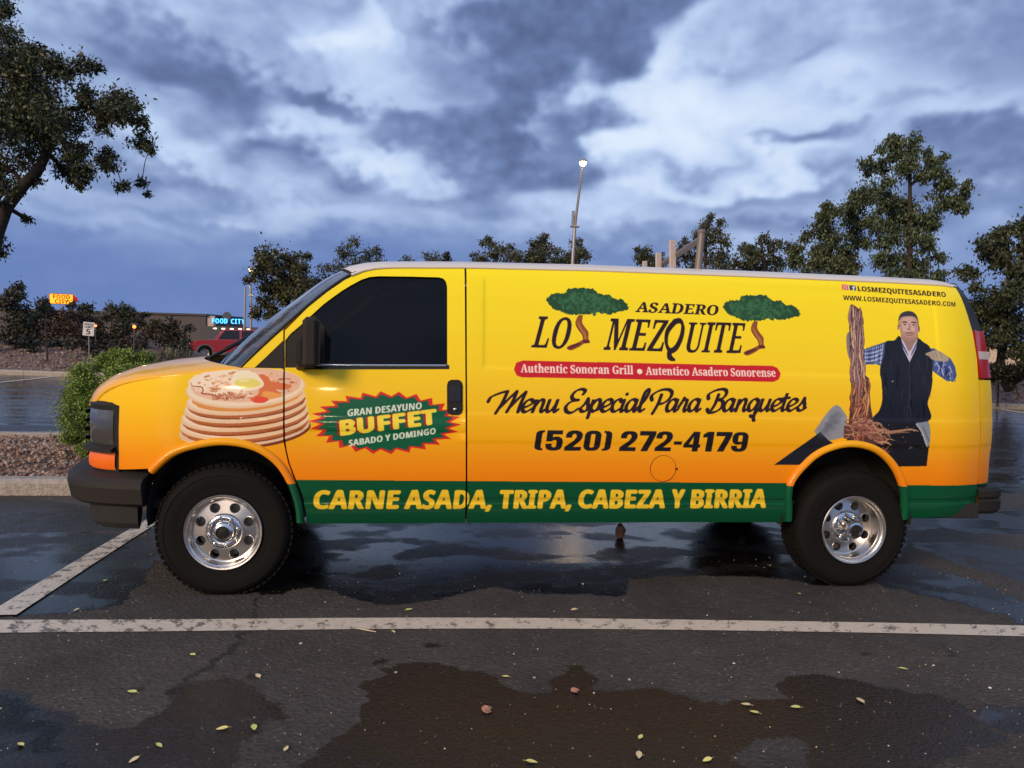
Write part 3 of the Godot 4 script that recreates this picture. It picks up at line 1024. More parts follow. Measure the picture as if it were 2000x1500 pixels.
func street_things():
	lamp_post("lit street lamp on a tall leaning galvanised pole behind the middle of the van's roof", Vector3(8.0, 0, -30.2), 9.8, Vector3(.46, 0, -.1), 3.0)
	lamp_post("lit street lamp in front of the round tree left of the van's windscreen", Vector3(-9.87, 0, -47.3), 5.7, Vector3(.0, 0, .05), 6.0, .075)
	# the lit lamps behind the photographer, whose reflections shine on the van's door and wing
	lamp_post("lit lamp of the lot behind the photographer, the one farther right", Vector3(-1.9, 0, 23.5), 4.2, Vector3(-.2, 0, 0), 14.0)
	lamp_post("lit lamp of the lot behind the photographer, the one farther left", Vector3(-5.6, 0, 23.5), 4.2, Vector3(.2, 0, 0), 14.0)
	var pole := MB.new()
	pole.tube([Vector3(0, 0, 0), Vector3(.05, 4.5, 0)], [.085, .06], 10)
	var o := part("utility_pole", pole.done(), M.galvanised)
	o.position = Vector3(-10.1, 0, -46.4)
	tag(o, "thin bare metal pole just left of the street lamp near the windscreen", "pole")
	# speed limit sign
	var sp: Vector3 = Vector3(-10.34, 0, -23.66)
	sp.y = bank_height(sp.x, sp.z) - .02
	var s := thing("speed_limit_sign", "white speed limit sign with black lettering in front of dark shrubs on the left", "sign", sp, .12)
	var mid := 1.52 - sp.y
	var p := MB.new()
	p.tube([Vector3(.01, 0, -.03), Vector3(-.01, mid + .15, -.03)], [.022, .022], 8)
	part("post", p.done(), M.steel, s)
	var b := MB.new()
	b.box(Vector3(0, mid, 0), Vector3(.36, .475, .012), .003, Basis(Vector3(0, 0, 1), -.07))
	part("plate", b.done(), plain(lin(.62, .62, .62), .45), s)
	for ln in [["SPEED", .16, .0031], ["LIMIT", .07, .0031], ["5", -.10, .0085]]:
		var tm := TextMesh.new()
		var f := SystemFont.new()
		f.font_names = PackedStringArray(["Droid Sans"])
		f.font_weight = 700
		tm.font = f
		tm.text = ln[0]
		tm.font_size = 32
		tm.pixel_size = ln[2]
		tm.depth = .004
		var q := part("lettering", tm, plain(lin(.015, .015, .02), .5), s, Vector3(ln[1] * .07, mid + ln[1], .009))
		q.rotation.z = -.07
	# small path lamps among the shrubs
	for q in [[Vector3(-11.6, 0, -27.36), 1.65, "small orange path lamp beside the speed limit sign"], [Vector3(-12.38, 0, -31.5), 1.62, "small white path lamp right of the speed limit sign"], [Vector3(-6.36, 0, -16.61), 1.62, "orange path lamp on the dark post behind the green bush"], [Vector3(-12.86, 0, -37.62), 1.85, "small orange path lamp in front of the dark store"]]:
		var t := thing("path_lamp", q[2], "lamp", q[0])
		var pm := MB.new()
		pm.tube([Vector3.ZERO, Vector3(.02, q[1] - .06, 0)], [.03, .02], 8)
		part("post", pm.done(), M.roof_trim, t)
		var hd := MB.new()
		hd.lathe([Vector2(0, .10), Vector2(.10, .07), Vector2(.11, .05)], Vector3(.02, q[1], 0), Vector3.UP, 12)
		part("lamp_cap", hd.done(), M.roof_trim, t)
		var bu := SphereMesh.new()
		bu.radius = .045
		bu.height = .09
		bu.radial_segments = 12
		bu.rings = 6
		part("lamp_bulb", bu, glow(Color(1.0, .50, .20), 2.4), t, Vector3(.02, q[1], 0))
		var li := OmniLight3D.new()
		li.name = "lamp_light"
		li.light_color = Color(1.0, .6, .3)
		li.light_energy = .5
		li.light_size = .05
		li.omni_range = 30.0
		li.omni_attenuation = 2.0
		li.shadow_enabled = true
		t.add_child(li)
		li.position = Vector3(.02, q[1], 0)
	for q in [[Vector3(17.13, 0, -14.68), 2.0, "thin dark stake standing on the bank behind the van's tail lamp"], [Vector3(-11.51, 0, -23.26), 1.45, "thin stake standing in the gravel bank at far left"]]:
		var sm := MB.new()
		sm.tube([Vector3.ZERO, Vector3(-.06, q[1], 0)], [.03, .022], 7)
		var so := part("stake", sm.done(), M.bark)
		so.position = q[0] + Vector3(0, bank_height(q[0].x, q[0].z) - .05, 0)
		tag(so, q[2], "stake")
	suv("parked_car", "red off-road car with its headlamp lit, behind the van's windscreen", Vector3(-9.4, 0, -40.12), 0.55, plain(lin(.34, .028, .040), .25), true)
	suv("parked_car", "grey car parked just behind the red one, nearly hidden by the windscreen", Vector3(-8.11, 0, -45), 0.5, plain(lin(.30, .32, .36), .25), false)

func suv(called: String, label: String, at: Vector3, turn: float, paint: Material, lit: bool):
	# nose towards +x of its own axes
	paint.clearcoat_enabled = true
	paint.clearcoat_roughness = .06
	var t := thing(called, label, "car", at, turn + PI)
	t.rotation.y = turn + PI - .3
	var lower := vecs([2.15, .55, 2.20, .75, 2.12, .98, 1.75, 1.06, .95, 1.10, -2.2, 1.10, -2.25, .6, -2.15, .45, -1.75, .45, -1.72, .62, -1.55, .80, -1.3, .86, -1.05, .80, -.88, .62, -.85, .42, .95, .42, .98, .62, 1.15, .80, 1.4, .86, 1.65, .80, 1.82, .62, 1.85, .45])
	var b := MB.new()
	b.prism(lower, Transform3D(Basis(), Vector3(0, 0, -.88)), 1.76)
	part("body", b.done(), paint, t)
	var up := MB.new()
	var r0 := [Vector2(.95, 1.10), Vector2(.45, 1.70), Vector2(-2.05, 1.72), Vector2(-2.2, 1.10)]
	var lo := [.86, .72, .72, .86]
	for sgn in [-1.0, 1.0]:
		var pts := []
		for i in 4:
			pts.append(Vector3(r0[i].x, r0[i].y, lo[i] * sgn))
		up.flat(pts, Vector3(0, .2, sgn))
	for i in 3:
		up.flat([Vector3(r0[i].x, r0[i].y, -lo[i]), Vector3(r0[i].x, r0[i].y, lo[i]), Vector3(r0[i + 1].x, r0[i + 1].y, lo[i + 1]), Vector3(r0[i + 1].x, r0[i + 1].y, -lo[i + 1])], Vector3([1, 0, -1][i], [.6, 1, .1][i], 0))
	part("roof", up.done(), paint, t)
	for sgn in [-1.0, 1.0]:
		for win in [[[.72, 1.14], [.36, 1.63], [-.40, 1.64], [-.40, 1.14]], [[-.52, 1.14], [-.52, 1.64], [-1.25, 1.645], [-1.25, 1.14]], [[-1.36, 1.14], [-1.36, 1.645], [-1.95, 1.65], [-2.08, 1.14]]]:
			var g := MB.new()
			var pts2 := []
			for q in win:
				pts2.append(Vector3(q[0], q[1], sgn * (lerpf(.86, .72, (q[1] - 1.10) / .61) + .006)))
			g.flat(pts2, Vector3(0, .2, sgn))
			part("side_window", g.done(), M.trim, t)
	var ws := MB.new()
	ws.flat([Vector3(.93, 1.14, -.78), Vector3(.93, 1.14, .78), Vector3(.50, 1.66, .66), Vector3(.50, 1.66, -.66)], Vector3(1, 1, 0))
	part("windscreen", ws.done(), M.trim, t)
	var bm := MB.new()
	bm.box(Vector3(2.2, .55, 0), Vector3(.2, .25, 1.74), .05)
	part("bumper", bm.done(), M.grey_plastic, t)
	for sgn in [-1.0, 1.0]:
		var hl := MB.new()
		hl.box(Vector3(2.14, .88, sgn * .66), Vector3(.14, .16, .34), .03)
		part("headlamp", hl.done(), glow(Color(1, .78, .62), 2.2) if lit else M.lamp_lens, t)
	for x in [1.4, -1.3]:
		for sgn in [-1.0, 1.0]:
			var wh := MB.new()
			wh.lathe([Vector2(.22, .10), Vector2(.34, .11), Vector2(.385, .06), Vector2(.385, -.10), Vector2(.2, -.12)], Vector3(x, .385, sgn * .80), Vector3(0, 0, sgn), 28)
			var wheel := part("wheel", wh.done(), M.rubber, t)
			var ri := MB.new()
			ri.lathe([Vector2(0, .07), Vector2(.06, .075), Vector2(.07, .04), Vector2(.20, .05), Vector2(.225, .10)], Vector3(x, .385, sgn * .80), Vector3(0, 0, sgn), 24)
			part("rim", ri.done(), M.aluminium, wheel)

# ---------------------------------------------------------------- trees and shrubs
func foliage(clumps: Array, leaf: float, per: float, tint: Color, droop: float, slim: float, seed_: int, clusters := 20) -> ArrayMesh:
	# leaves gathered in small clusters through the volume of every clump
	var r := RandomNumberGenerator.new()
	r.seed = seed_
	var v := PackedVector3Array()
	var n := PackedVector3Array()
	var c := PackedColorArray()
	var ix := PackedInt32Array()
	for q in clumps:
		var o := Vector3(q.x, q.y, q.z)
		var rad: float = q.w
		var count := int(per * 5.0 * pow(rad, 1.7))
		var nuclei := []
		for k in maxi(clusters, int(clusters * rad * 1.5)):
			var d := Vector3(r.randfn(), r.randfn() * .85, r.randfn()).normalized() * rad * pow(r.randf(), .42)
			nuclei.append([o + d, rad * r.randf_range(.16, .40), r.randf_range(.72, 1.25)])
		for i in count:
			var nu: Array = nuclei[r.randi() % nuclei.size()]
			var p: Vector3 = nu[0] + Vector3(r.randfn(), r.randfn() * .8, r.randfn()) * nu[1] * (.75 if r.randf() < .85 else 1.5)
			var ax := Vector3(r.randfn(), r.randfn() - droop * 2.0, r.randfn()).normalized()
			var sd := ax.cross(Vector3(r.randfn(), r.randfn(), r.randfn())).normalized()
			var l := leaf * r.randf_range(.65, 1.35)
			var nn := ax.cross(sd)
			var w := l * slim
			var f := v.size()
			v.append(p); v.append(p + ax * l * .45 + sd * w + nn * w * .4); v.append(p + ax * l); v.append(p + ax * l * .45 - sd * w + nn * w * .4)
			var up := (nn * .8 + (p - o).normalized() * .35).normalized()
			var col: Color = Color(tint.r, tint.g * 1.15, tint.b) * (nu[2] * r.randf_range(.6, 1.4))
			col = col.lerp(Color(col.r * 1.5, col.g * 1.15, col.b * .8), r.randf() * .5)
			for k in 4:
				n.append(nn if k % 2 else up)
				c.append(col)
			ix.append(f); ix.append(f + 1); ix.append(f + 2); ix.append(f); ix.append(f + 2); ix.append(f + 3)
	var a := []
	a.resize(Mesh.ARRAY_MAX)
	a[Mesh.ARRAY_VERTEX] = v
	a[Mesh.ARRAY_NORMAL] = n
	a[Mesh.ARRAY_COLOR] = c
	a[Mesh.ARRAY_INDEX] = ix
	var m := ArrayMesh.new()
	m.add_surface_from_arrays(Mesh.PRIMITIVE_TRIANGLES, a)
	return m

var tree_no := 0
func tree(called: String, label: String, category: String, group: String, base: Vector3, clumps: Array, leaf: float, per: float, tint: Color, droop := .5, slim := .22, spread := .35, trunk := .12, bark: Material = null, lean := [], clusters := 20):
	tree_no += 1
	var r := RandomNumberGenerator.new()
	r.seed = tree_no * 31
	var t := thing(called, label, category, base, 0.0, group)
	var local := []
	var mid := Vector3.ZERO
	var low := 1e9
	for q in clumps:
		# clumps leave the picture's plane: nearer and farther ones mix
		var z: float = r.randfn() * spread * (0.6 + q.w)
		local.append(Vector4(q.x - base.x, q.y - base.y, q.z - base.z - z, q.w))
		mid += Vector3(local[-1].x, local[-1].y, local[-1].z)
		low = minf(low, q.y - base.y)
	mid /= clumps.size()
	if trunk >= .1 and lean.is_empty() and low > 1.6:
		# the lower skirt of the crown, which the van hides from the photograph's place
		for k in 9:
			var wide: float = local[r.randi() % local.size()].w
			local.append(Vector4(mid.x * .7 + r.randfn() * wide * 1.3, lerpf(low + .2, low * .36, k / 8.0), r.randfn() * wide * 1.2, wide * r.randf_range(.8, 1.3)))
	var mb := MB.new()
	var stem := []
	if lean.size():
		for p in lean:
			stem.append(p - base)
	else:
		stem = [Vector3.ZERO, Vector3(mid.x * .1 + r.randfn() * trunk, low * .5, r.randfn() * trunk), Vector3(mid.x * .55, lerpf(low, mid.y, .45), mid.z * .5), Vector3(mid.x, lerpf(mid.y, low, -.35), mid.z)]
	var rad := []
	for i in stem.size():
		rad.append(trunk * lerpf(1.0, .35, float(i) / (stem.size() - 1)))
	mb.tube(stem, rad, 9)
	# limbs: every clump grows out of the nearest part of the tree that already stands
	var nodes := []
	for k in 10:
		var u := (.35 + .65 * k / 9.0) * (stem.size() - 1)
		nodes.append([stem[int(u)].lerp(stem[mini(int(u) + 1, stem.size() - 1)], u - int(u)), trunk * .42])
	var rest := local.duplicate()
	while rest.size():
		var bi := 0
		var bn := 0
		var bd := 1e9
		for i in rest.size():
			var c := Vector3(rest[i].x, rest[i].y, rest[i].z)
			for k in nodes.size():
				var d: float = c.distance_to(nodes[k][0])
				if d < bd:
					bd = d
					bi = i
					bn = k
		var q: Vector4 = rest[bi]
		rest.remove_at(bi)
		var e := Vector3(q.x, q.y, q.z)
		var from: Vector3 = nodes[bn][0]
		var th: float = clampf(nodes[bn][1] * .72, trunk * .05, .06)
		nodes.append([e, th])
		var m := from.lerp(e, .5) + Vector3(r.randfn() * .12, .05 + r.randf() * .12, r.randfn() * .12) * bd
		mb.tube([from, from.lerp(m, .5) + Vector3(0, bd * .03, 0), m, e], [th, th * .9, th * .8, th * .6], 6, false)
		for k in 6:
			var d := Vector3(r.randfn(), r.randfn() * .7 + .2, r.randfn()).normalized() * q.w * r.randf_range(.5, 1.0)
			mb.tube([e - d * .1, e + d * .5 + Vector3(0, q.w * .08, 0), e + d], [th * .45, th * .3, th * .12], 4, false)
	part("trunk", mb.done(), bark if bark else M.bark, t)
	part("crown", foliage(local, leaf, per, tint, droop, slim, tree_no * 77, clusters), M.leaf, t)

func trees():
	var dark := Color(.050, .058, .030)
	var grey_green := Color(.060, .068, .042)
	tree("leaning_tree", "large dark tree leaning in from the left edge, its crown against the sky", "tree", "", Vector3(-5.31, 0, -7.24),
		[Vector4(-5.46, 6.03, -7.67, 0.33), Vector4(-5.16, 5.82, -7.62, 0.3), Vector4(-4.91, 6.14, -7.61, 0.19), Vector4(-4.8, 6.05, -7.59, 0.12), Vector4(-5.3, 5.37, -7.62, 0.37), Vector4(-4.62, 5.3, -7.53, 0.28), Vector4(-4.85, 5.16, -7.55, 0.34), Vector4(-4.34, 5.38, -7.5, 0.21), Vector4(-4, 5.17, -7.44, 0.25), Vector4(-3.75, 5.3, -7.42, 0.16), Vector4(-3.6, 5.34, -7.4, 0.09), Vector4(-4.37, 5.02, -7.48, 0.34), Vector4(-4.7, 4.9, -7.51, 0.33), Vector4(-5.21, 4.78, -7.57, 0.45), Vector4(-4.84, 4.57, -7.51, 0.34), Vector4(-4.47, 4.61, -7.47, 0.34), Vector4(-4.14, 4.55, -7.42, 0.28), Vector4(-3.88, 4.82, -7.41, 0.19), Vector4(-3.88, 4.41, -7.38, 0.27), Vector4(-3.7, 4.89, -7.39, 0.15), Vector4(-3.36, 4.98, -7.35, 0.19), Vector4(-3.28, 4.74, -7.33, 0.27), Vector4(-3.44, 4.57, -7.34, 0.21), Vector4(-3.01, 4.56, -7.28, 0.21), Vector4(-3.1, 4.35, -7.28, 0.18), Vector4(-2.84, 4.47, -7.26, 0.11), Vector4(-2.9, 4.23, -7.25, 0.07), Vector4(-4.31, 4.22, -7.43, 0.33), Vector4(-4.76, 4.2, -7.48, 0.33), Vector4(-5.27, 4.11, -7.54, 0.45), Vector4(-3.87, 4.15, -7.37, 0.18), Vector4(-4.15, 3.88, -7.38, 0.16), Vector4(-3.94, 3.79, -7.35, 0.16), Vector4(-3.64, 3.75, -7.31, 0.15), Vector4(-3.76, 3.93, -7.34, 0.12), Vector4(-3.45, 4.03, -7.31, 0.16), Vector4(-3.3, 3.87, -7.28, 0.12), Vector4(-3.21, 3.63, -7.25, 0.1), Vector4(-3.04, 3.75, -7.24, 0.08), Vector4(-2.96, 3.59, -7.22, 0.05), Vector4(-4.59, 3.47, -7.42, 0.16), Vector4(-4.48, 3.69, -7.41, 0.1), Vector4(-4.71, 3.14, -7.41, 0.07), Vector4(-4.91, 3.84, -7.48, 0.15), Vector4(-5.19, 3.67, -7.5, 0.22), Vector4(-4.87, 3.3, -7.44, 0.07), Vector4(-4.94, 2.59, -7.41, 0.06), Vector4(-5.24, 2.77, -7.46, 0.19), Vector4(-3.79, 3.59, -7.32, 0.04), Vector4(-3.62, 4.71, -7.37, 0.1)],
		.062, 2200.0, Color(.036, .044, .022), .25, .20, .4, .13, M.bark, [Vector3(-5.31, 0, -7.24), [Vector3(-5.16, 2.11, -7.41), Vector3(-5.04, 2.78, -7.43), Vector3(-4.87, 3.27, -7.44), Vector3(-4.63, 3.59, -7.43), Vector3(-4.4, 3.84, -7.41), Vector3(-4.2, 4.21, -7.41)][0], [Vector3(-5.04, 2.78, -7.43)][0], [Vector3(-4.87, 3.27, -7.44)][0], [Vector3(-4.63, 3.59, -7.43)][0], [Vector3(-4.4, 3.84, -7.41)][0], [Vector3(-4.21, 4.29, -7.42)][0], [Vector3(-4.07, 4.7, -7.42)][0]])
	tree("round_tree", "round dense tree behind the lit street lamp, above the windscreen", "tree", "", Vector3(-4.06, 0, -26.38),
		[Vector4(-4.43, 4.37, -26.63, 0.49), Vector4(-4.94, 4.5, -26.7, 0.36), Vector4(-3.83, 4.39, -26.55, 0.45), Vector4(-3.42, 4.03, -26.48, 0.32), Vector4(-5.09, 3.99, -26.69, 0.36), Vector4(-4.36, 3.8, -26.59, 0.61), Vector4(-3.71, 3.66, -26.5, 0.53), Vector4(-4.71, 3.29, -26.6, 0.49), Vector4(-4.1, 3, -26.51, 0.49), Vector4(-4.9, 2.78, -26.59, 0.32), Vector4(-5.19, 2.4, -26.61, 0.28), Vector4(-4.59, 2.34, -26.53, 0.36), Vector4(-3.4, 3.22, -26.43, 0.45), Vector4(-3, 3.44, -26.4, 0.45), Vector4(-2.5, 3.53, -26.34, 0.41), Vector4(-3.29, 2.62, -26.38, 0.53), Vector4(-3.88, 2.1, -26.43, 0.49), Vector4(-2.29, 2.95, -26.28, 0.45), Vector4(-2.79, 2.63, -26.32, 0.49), Vector4(-5.32, 3.57, -26.69, 0.2), Vector4(-3.33, 4.64, -26.51, 0.16)],
		.115, 620.0, Color(.052, .052, .022), .5, .3, .5, .16)
	tree("thin_tree", "thin see-through tree just above the front of the van's roof", "tree", "loose trees behind the van", Vector3(-1.94, 0, -32.15),
		[Vector4(-2.06, 5.86, -32.48, 0.39), Vector4(-2.29, 5.32, -32.47, 0.44), Vector4(-2.58, 5.5, -32.52, 0.29), Vector4(-1.52, 5.53, -32.39, 0.39), Vector4(-0.97, 5.64, -32.33, 0.34), Vector4(-1.27, 5.1, -32.33, 0.49), Vector4(-1.79, 4.79, -32.38, 0.54), Vector4(-2.76, 4.82, -32.5, 0.39), Vector4(-3.24, 4.61, -32.55, 0.34), Vector4(-0.83, 5.16, -32.28, 0.24), Vector4(-2.99, 4.2, -32.5, 0.44), Vector4(-2.02, 4.23, -32.38, 0.58), Vector4(-1.06, 4.5, -32.27, 0.49)], .13, 240.0, grey_green, .6, .22, .5, .12)
	tree("small_tree", "smallest treetop over the roof, above the driver's door", "tree", "", Vector3(0.53, 0, -35.87), [Vector4(0.42, 5.69, -36.19, 0.24), Vector4(0.08, 5.43, -36.22, 0.19), Vector4(0.72, 5.45, -36.14, 0.22), Vector4(0.3, 5.14, -36.18, 0.32)], .13, 240.0, grey_green, .6, .22, .4, .1)
	tree("small_tree", "low loose treetop left of the pointed cypress", "tree", "", Vector3(1.87, 0, -35.71), [Vector4(1.41, 5.9, -36.08, 0.22), Vector4(1.76, 5.8, -36.03, 0.35), Vector4(2.04, 5.54, -35.98, 0.32), Vector4(1.58, 5.42, -36.03, 0.27), Vector4(1.91, 5.05, -35.97, 0.38)], .13, 280.0, Color(.06, .058, .03), .6, .22, .4, .1)
	tree("cypress", "narrow pointed cypress showing over the roof above the van's door seam", "tree", "", Vector3(2.65, 0, -35.61), [Vector4(2.48, 5.93, -35.95, 0.14), Vector4(2.49, 5.74, -35.94, 0.19), Vector4(2.52, 5.5, -35.92, 0.24), Vector4(2.53, 5.21, -35.9, 0.27), Vector4(2.56, 4.8, -35.88, 0.3), Vector4(2.57, 4.26, -35.84, 0.32)], .12, 900.0, Color(.020, .025, .016), -1.2, .2, .05, .1)
	tree("loose_tree", "loose treetop over the roof, left of the tall lamp post", "tree", "loose trees behind the van", Vector3(4.57, 0, -31.34),
		[Vector4(4.26, 6.33, -31.71, 0.32), Vector4(4.58, 6.04, -31.66, 0.34), Vector4(4.02, 6.1, -31.73, 0.15), Vector4(3.75, 5.53, -31.73, 0.29), Vector4(3.99, 5.2, -31.68, 0.34), Vector4(4.42, 5.58, -31.65, 0.34), Vector4(4.95, 5.76, -31.6, 0.36), Vector4(5.31, 5.89, -31.56, 0.22), Vector4(5.44, 5.46, -31.52, 0.41), Vector4(5.08, 5.16, -31.54, 0.44), Vector4(5.8, 5.59, -31.48, 0.34), Vector4(6.05, 5.19, -31.42, 0.39), Vector4(4.48, 5.02, -31.61, 0.49)], .13, 300.0, Color(.052, .055, .030), .6, .22, .5, .12)
	tree("palm_like_tree", "spiky treetop just left of the tall lamp post", "tree", "", Vector3(7.03, 0, -31.04),
		[Vector4(6.91, 6.57, -31.4, 0.19), Vector4(6.82, 6.25, -31.39, 0.32), Vector4(7.12, 6.02, -31.34, 0.34), Vector4(6.51, 6.05, -31.42, 0.29), Vector4(6.35, 5.63, -31.41, 0.29), Vector4(6.76, 5.62, -31.36, 0.41), Vector4(7.37, 5.64, -31.29, 0.34), Vector4(6.94, 5.21, -31.31, 0.44), Vector4(6.41, 5.22, -31.38, 0.34), Vector4(7.66, 5.31, -31.23, 0.34)], .15, 400.0, Color(.042, .047, .024), .3, .2, .4, .12)
	tree("loose_tree", "treetop over the roof directly behind the tall lamp post", "tree", "loose trees behind the van", Vector3(9.04, 0, -32.81),
		[Vector4(8.97, 6.62, -33.16, 0.23), Vector4(8.88, 6.31, -33.16, 0.31), Vector4(9.19, 6.16, -33.11, 0.28), Vector4(8.68, 5.94, -33.16, 0.31), Vector4(9.04, 5.8, -33.11, 0.39), Vector4(8.48, 5.63, -33.16, 0.31), Vector4(9.29, 5.81, -33.07, 0.18), Vector4(8.79, 5.43, -33.11, 0.36)], .13, 400.0, Color(.046, .048, .025), .6, .22, .4, .1)
	tree("small_tree", "low bushy treetop over the roof, left of the roof rack's boards", "tree", "", Vector3(11.86, 0, -30.45),
		[Vector4(11.37, 6.04, -30.81, 0.17), Vector4(11.66, 5.9, -30.77, 0.27), Vector4(12, 5.79, -30.72, 0.32), Vector4(11.57, 5.56, -30.76, 0.32), Vector4(12.32, 5.61, -30.67, 0.29), Vector4(11.91, 5.28, -30.7, 0.39)], .12, 480.0, Color(.040, .047, .024), .6, .24, .4, .1)
	tree("tall_tree", "tree rising behind the upright of the roof rack", "tree", "", Vector3(13.72, 0, -28.2),
		[Vector4(14.09, 7.4, -28.53, 0.16), Vector4(13.94, 7.12, -28.53, 0.23), Vector4(14.28, 7.04, -28.48, 0.21), Vector4(13.69, 6.79, -28.54, 0.28), Vector4(14.47, 6.72, -28.44, 0.21), Vector4(13.34, 6.46, -28.57, 0.32), Vector4(13.95, 6.43, -28.49, 0.41), Vector4(12.93, 6.08, -28.6, 0.32), Vector4(13.51, 5.96, -28.52, 0.41), Vector4(14.3, 6.07, -28.43, 0.39), Vector4(14.58, 5.72, -28.37, 0.28), Vector4(12.71, 5.64, -28.6, 0.34), Vector4(13.22, 5.49, -28.53, 0.41), Vector4(13.97, 5.42, -28.43, 0.46), Vector4(14.55, 5.21, -28.34, 0.32), Vector4(12.38, 5.24, -28.62, 0.3)], .13, 420.0, Color(.044, .044, .024), .5, .22, .5, .12)
	tree("bushy_tree", "low dark tree behind the rear half of the van's roof", "tree", "", Vector3(13.75, 0, -22.16),
		[Vector4(13.81, 5.55, -22.4, 0.26), Vector4(14.07, 5.37, -22.36, 0.26), Vector4(13.44, 5.24, -22.43, 0.34), Vector4(13.11, 4.97, -22.45, 0.34), Vector4(13.86, 4.99, -22.36, 0.42), Vector4(14.42, 5.12, -22.3, 0.34), Vector4(12.89, 4.66, -22.46, 0.3), Vector4(13.49, 4.62, -22.39, 0.45), Vector4(14.24, 4.64, -22.29, 0.45), Vector4(14.71, 4.79, -22.24, 0.34), Vector4(12.65, 4.46, -22.48, 0.23)], .115, 500.0, Color(.040, .046, .022), .7, .24, .5, .13)
	tree("eucalyptus", "middle-sized eucalyptus left of the tallest one at right", "tree", "eucalyptus trees behind the van's tail", Vector3(14.19, 0, -18.07),
		[Vector4(13.97, 6.14, -18.38, 0.19), Vector4(14.1, 5.92, -18.35, 0.28), Vector4(13.7, 5.78, -18.39, 0.19), Vector4(13.53, 5.51, -18.4, 0.26), Vector4(13.95, 5.46, -18.34, 0.39), Vector4(14.35, 5.47, -18.29, 0.29), Vector4(13.39, 5.15, -18.39, 0.19), Vector4(13.8, 4.97, -18.33, 0.45), Vector4(14.44, 4.99, -18.25, 0.36), Vector4(13.16, 4.76, -18.4, 0.23), Vector4(13.65, 4.48, -18.32, 0.45), Vector4(14.29, 4.42, -18.24, 0.45), Vector4(13, 4.38, -18.39, 0.29), Vector4(13.33, 4.06, -18.34, 0.42), Vector4(14.65, 4.18, -18.18, 0.32), Vector4(14.06, 3.92, -18.24, 0.45)],
		.11, 760.0, Color(.048, .063, .034), .9, .24, .5, .14)
	tree("eucalyptus", "tallest eucalyptus, standing high over the rear of the van", "tree", "eucalyptus trees behind the van's tail", Vector3(15.24, 0, -15.93),
		[Vector4(15.15, 7.96, -16.32, 0.16), Vector4(15.01, 7.69, -16.32, 0.24), Vector4(15.26, 7.69, -16.29, 0.19), Vector4(14.57, 7.67, -16.37, 0.16), Vector4(14.78, 7.38, -16.33, 0.33), Vector4(15.16, 7.33, -16.28, 0.33), Vector4(14.01, 7.27, -16.42, 0.15), Vector4(13.9, 7.02, -16.42, 0.19), Vector4(14.1, 6.8, -16.38, 0.16), Vector4(14.54, 6.96, -16.34, 0.3), Vector4(15.05, 6.9, -16.27, 0.39), Vector4(15.61, 7.11, -16.21, 0.13), Vector4(16.04, 7.51, -16.18, 0.15), Vector4(16.15, 7.26, -16.15, 0.21), Vector4(16.01, 6.93, -16.15, 0.24), Vector4(16.34, 7.31, -16.13, 0.12), Vector4(15.5, 6.62, -16.19, 0.33), Vector4(15.95, 6.53, -16.13, 0.3), Vector4(14.92, 6.41, -16.26, 0.42), Vector4(14.26, 6.29, -16.33, 0.21), Vector4(13.77, 6.02, -16.38, 0.33), Vector4(13.57, 5.81, -16.39, 0.21), Vector4(13.93, 5.73, -16.34, 0.36), Vector4(14.56, 5.89, -16.27, 0.42), Vector4(15.3, 5.91, -16.18, 0.48), Vector4(16.03, 6.04, -16.09, 0.36), Vector4(16.51, 6.33, -16.05, 0.19), Vector4(16.74, 6.55, -16.04, 0.15), Vector4(16.81, 6.16, -16, 0.15), Vector4(16.43, 5.9, -16.04, 0.27), Vector4(15.75, 5.44, -16.09, 0.45), Vector4(15.01, 5.31, -16.18, 0.48), Vector4(14.28, 5.29, -16.27, 0.33), Vector4(16.27, 5.38, -16.03, 0.24), Vector4(16.44, 5.65, -16.02, 0.18), Vector4(14.69, 4.77, -16.19, 0.33), Vector4(15.32, 4.7, -16.1, 0.42), Vector4(15.95, 4.77, -16.03, 0.27), Vector4(14.24, 4.7, -16.24, 0.18), Vector4(16.14, 4.33, -15.98, 0.21), Vector4(14.45, 4.21, -16.19, 0.27), Vector4(15.04, 4.08, -16.1, 0.39), Vector4(15.63, 4.05, -16.03, 0.36), Vector4(16.12, 3.81, -15.95, 0.24), Vector4(14.16, 3.76, -16.19, 0.22), Vector4(14.76, 3.52, -16.11, 0.3), Vector4(15.57, 3.43, -16, 0.36)],
		.105, 900.0, Color(.050, .068, .036), 1.0, .22, .55, .13)
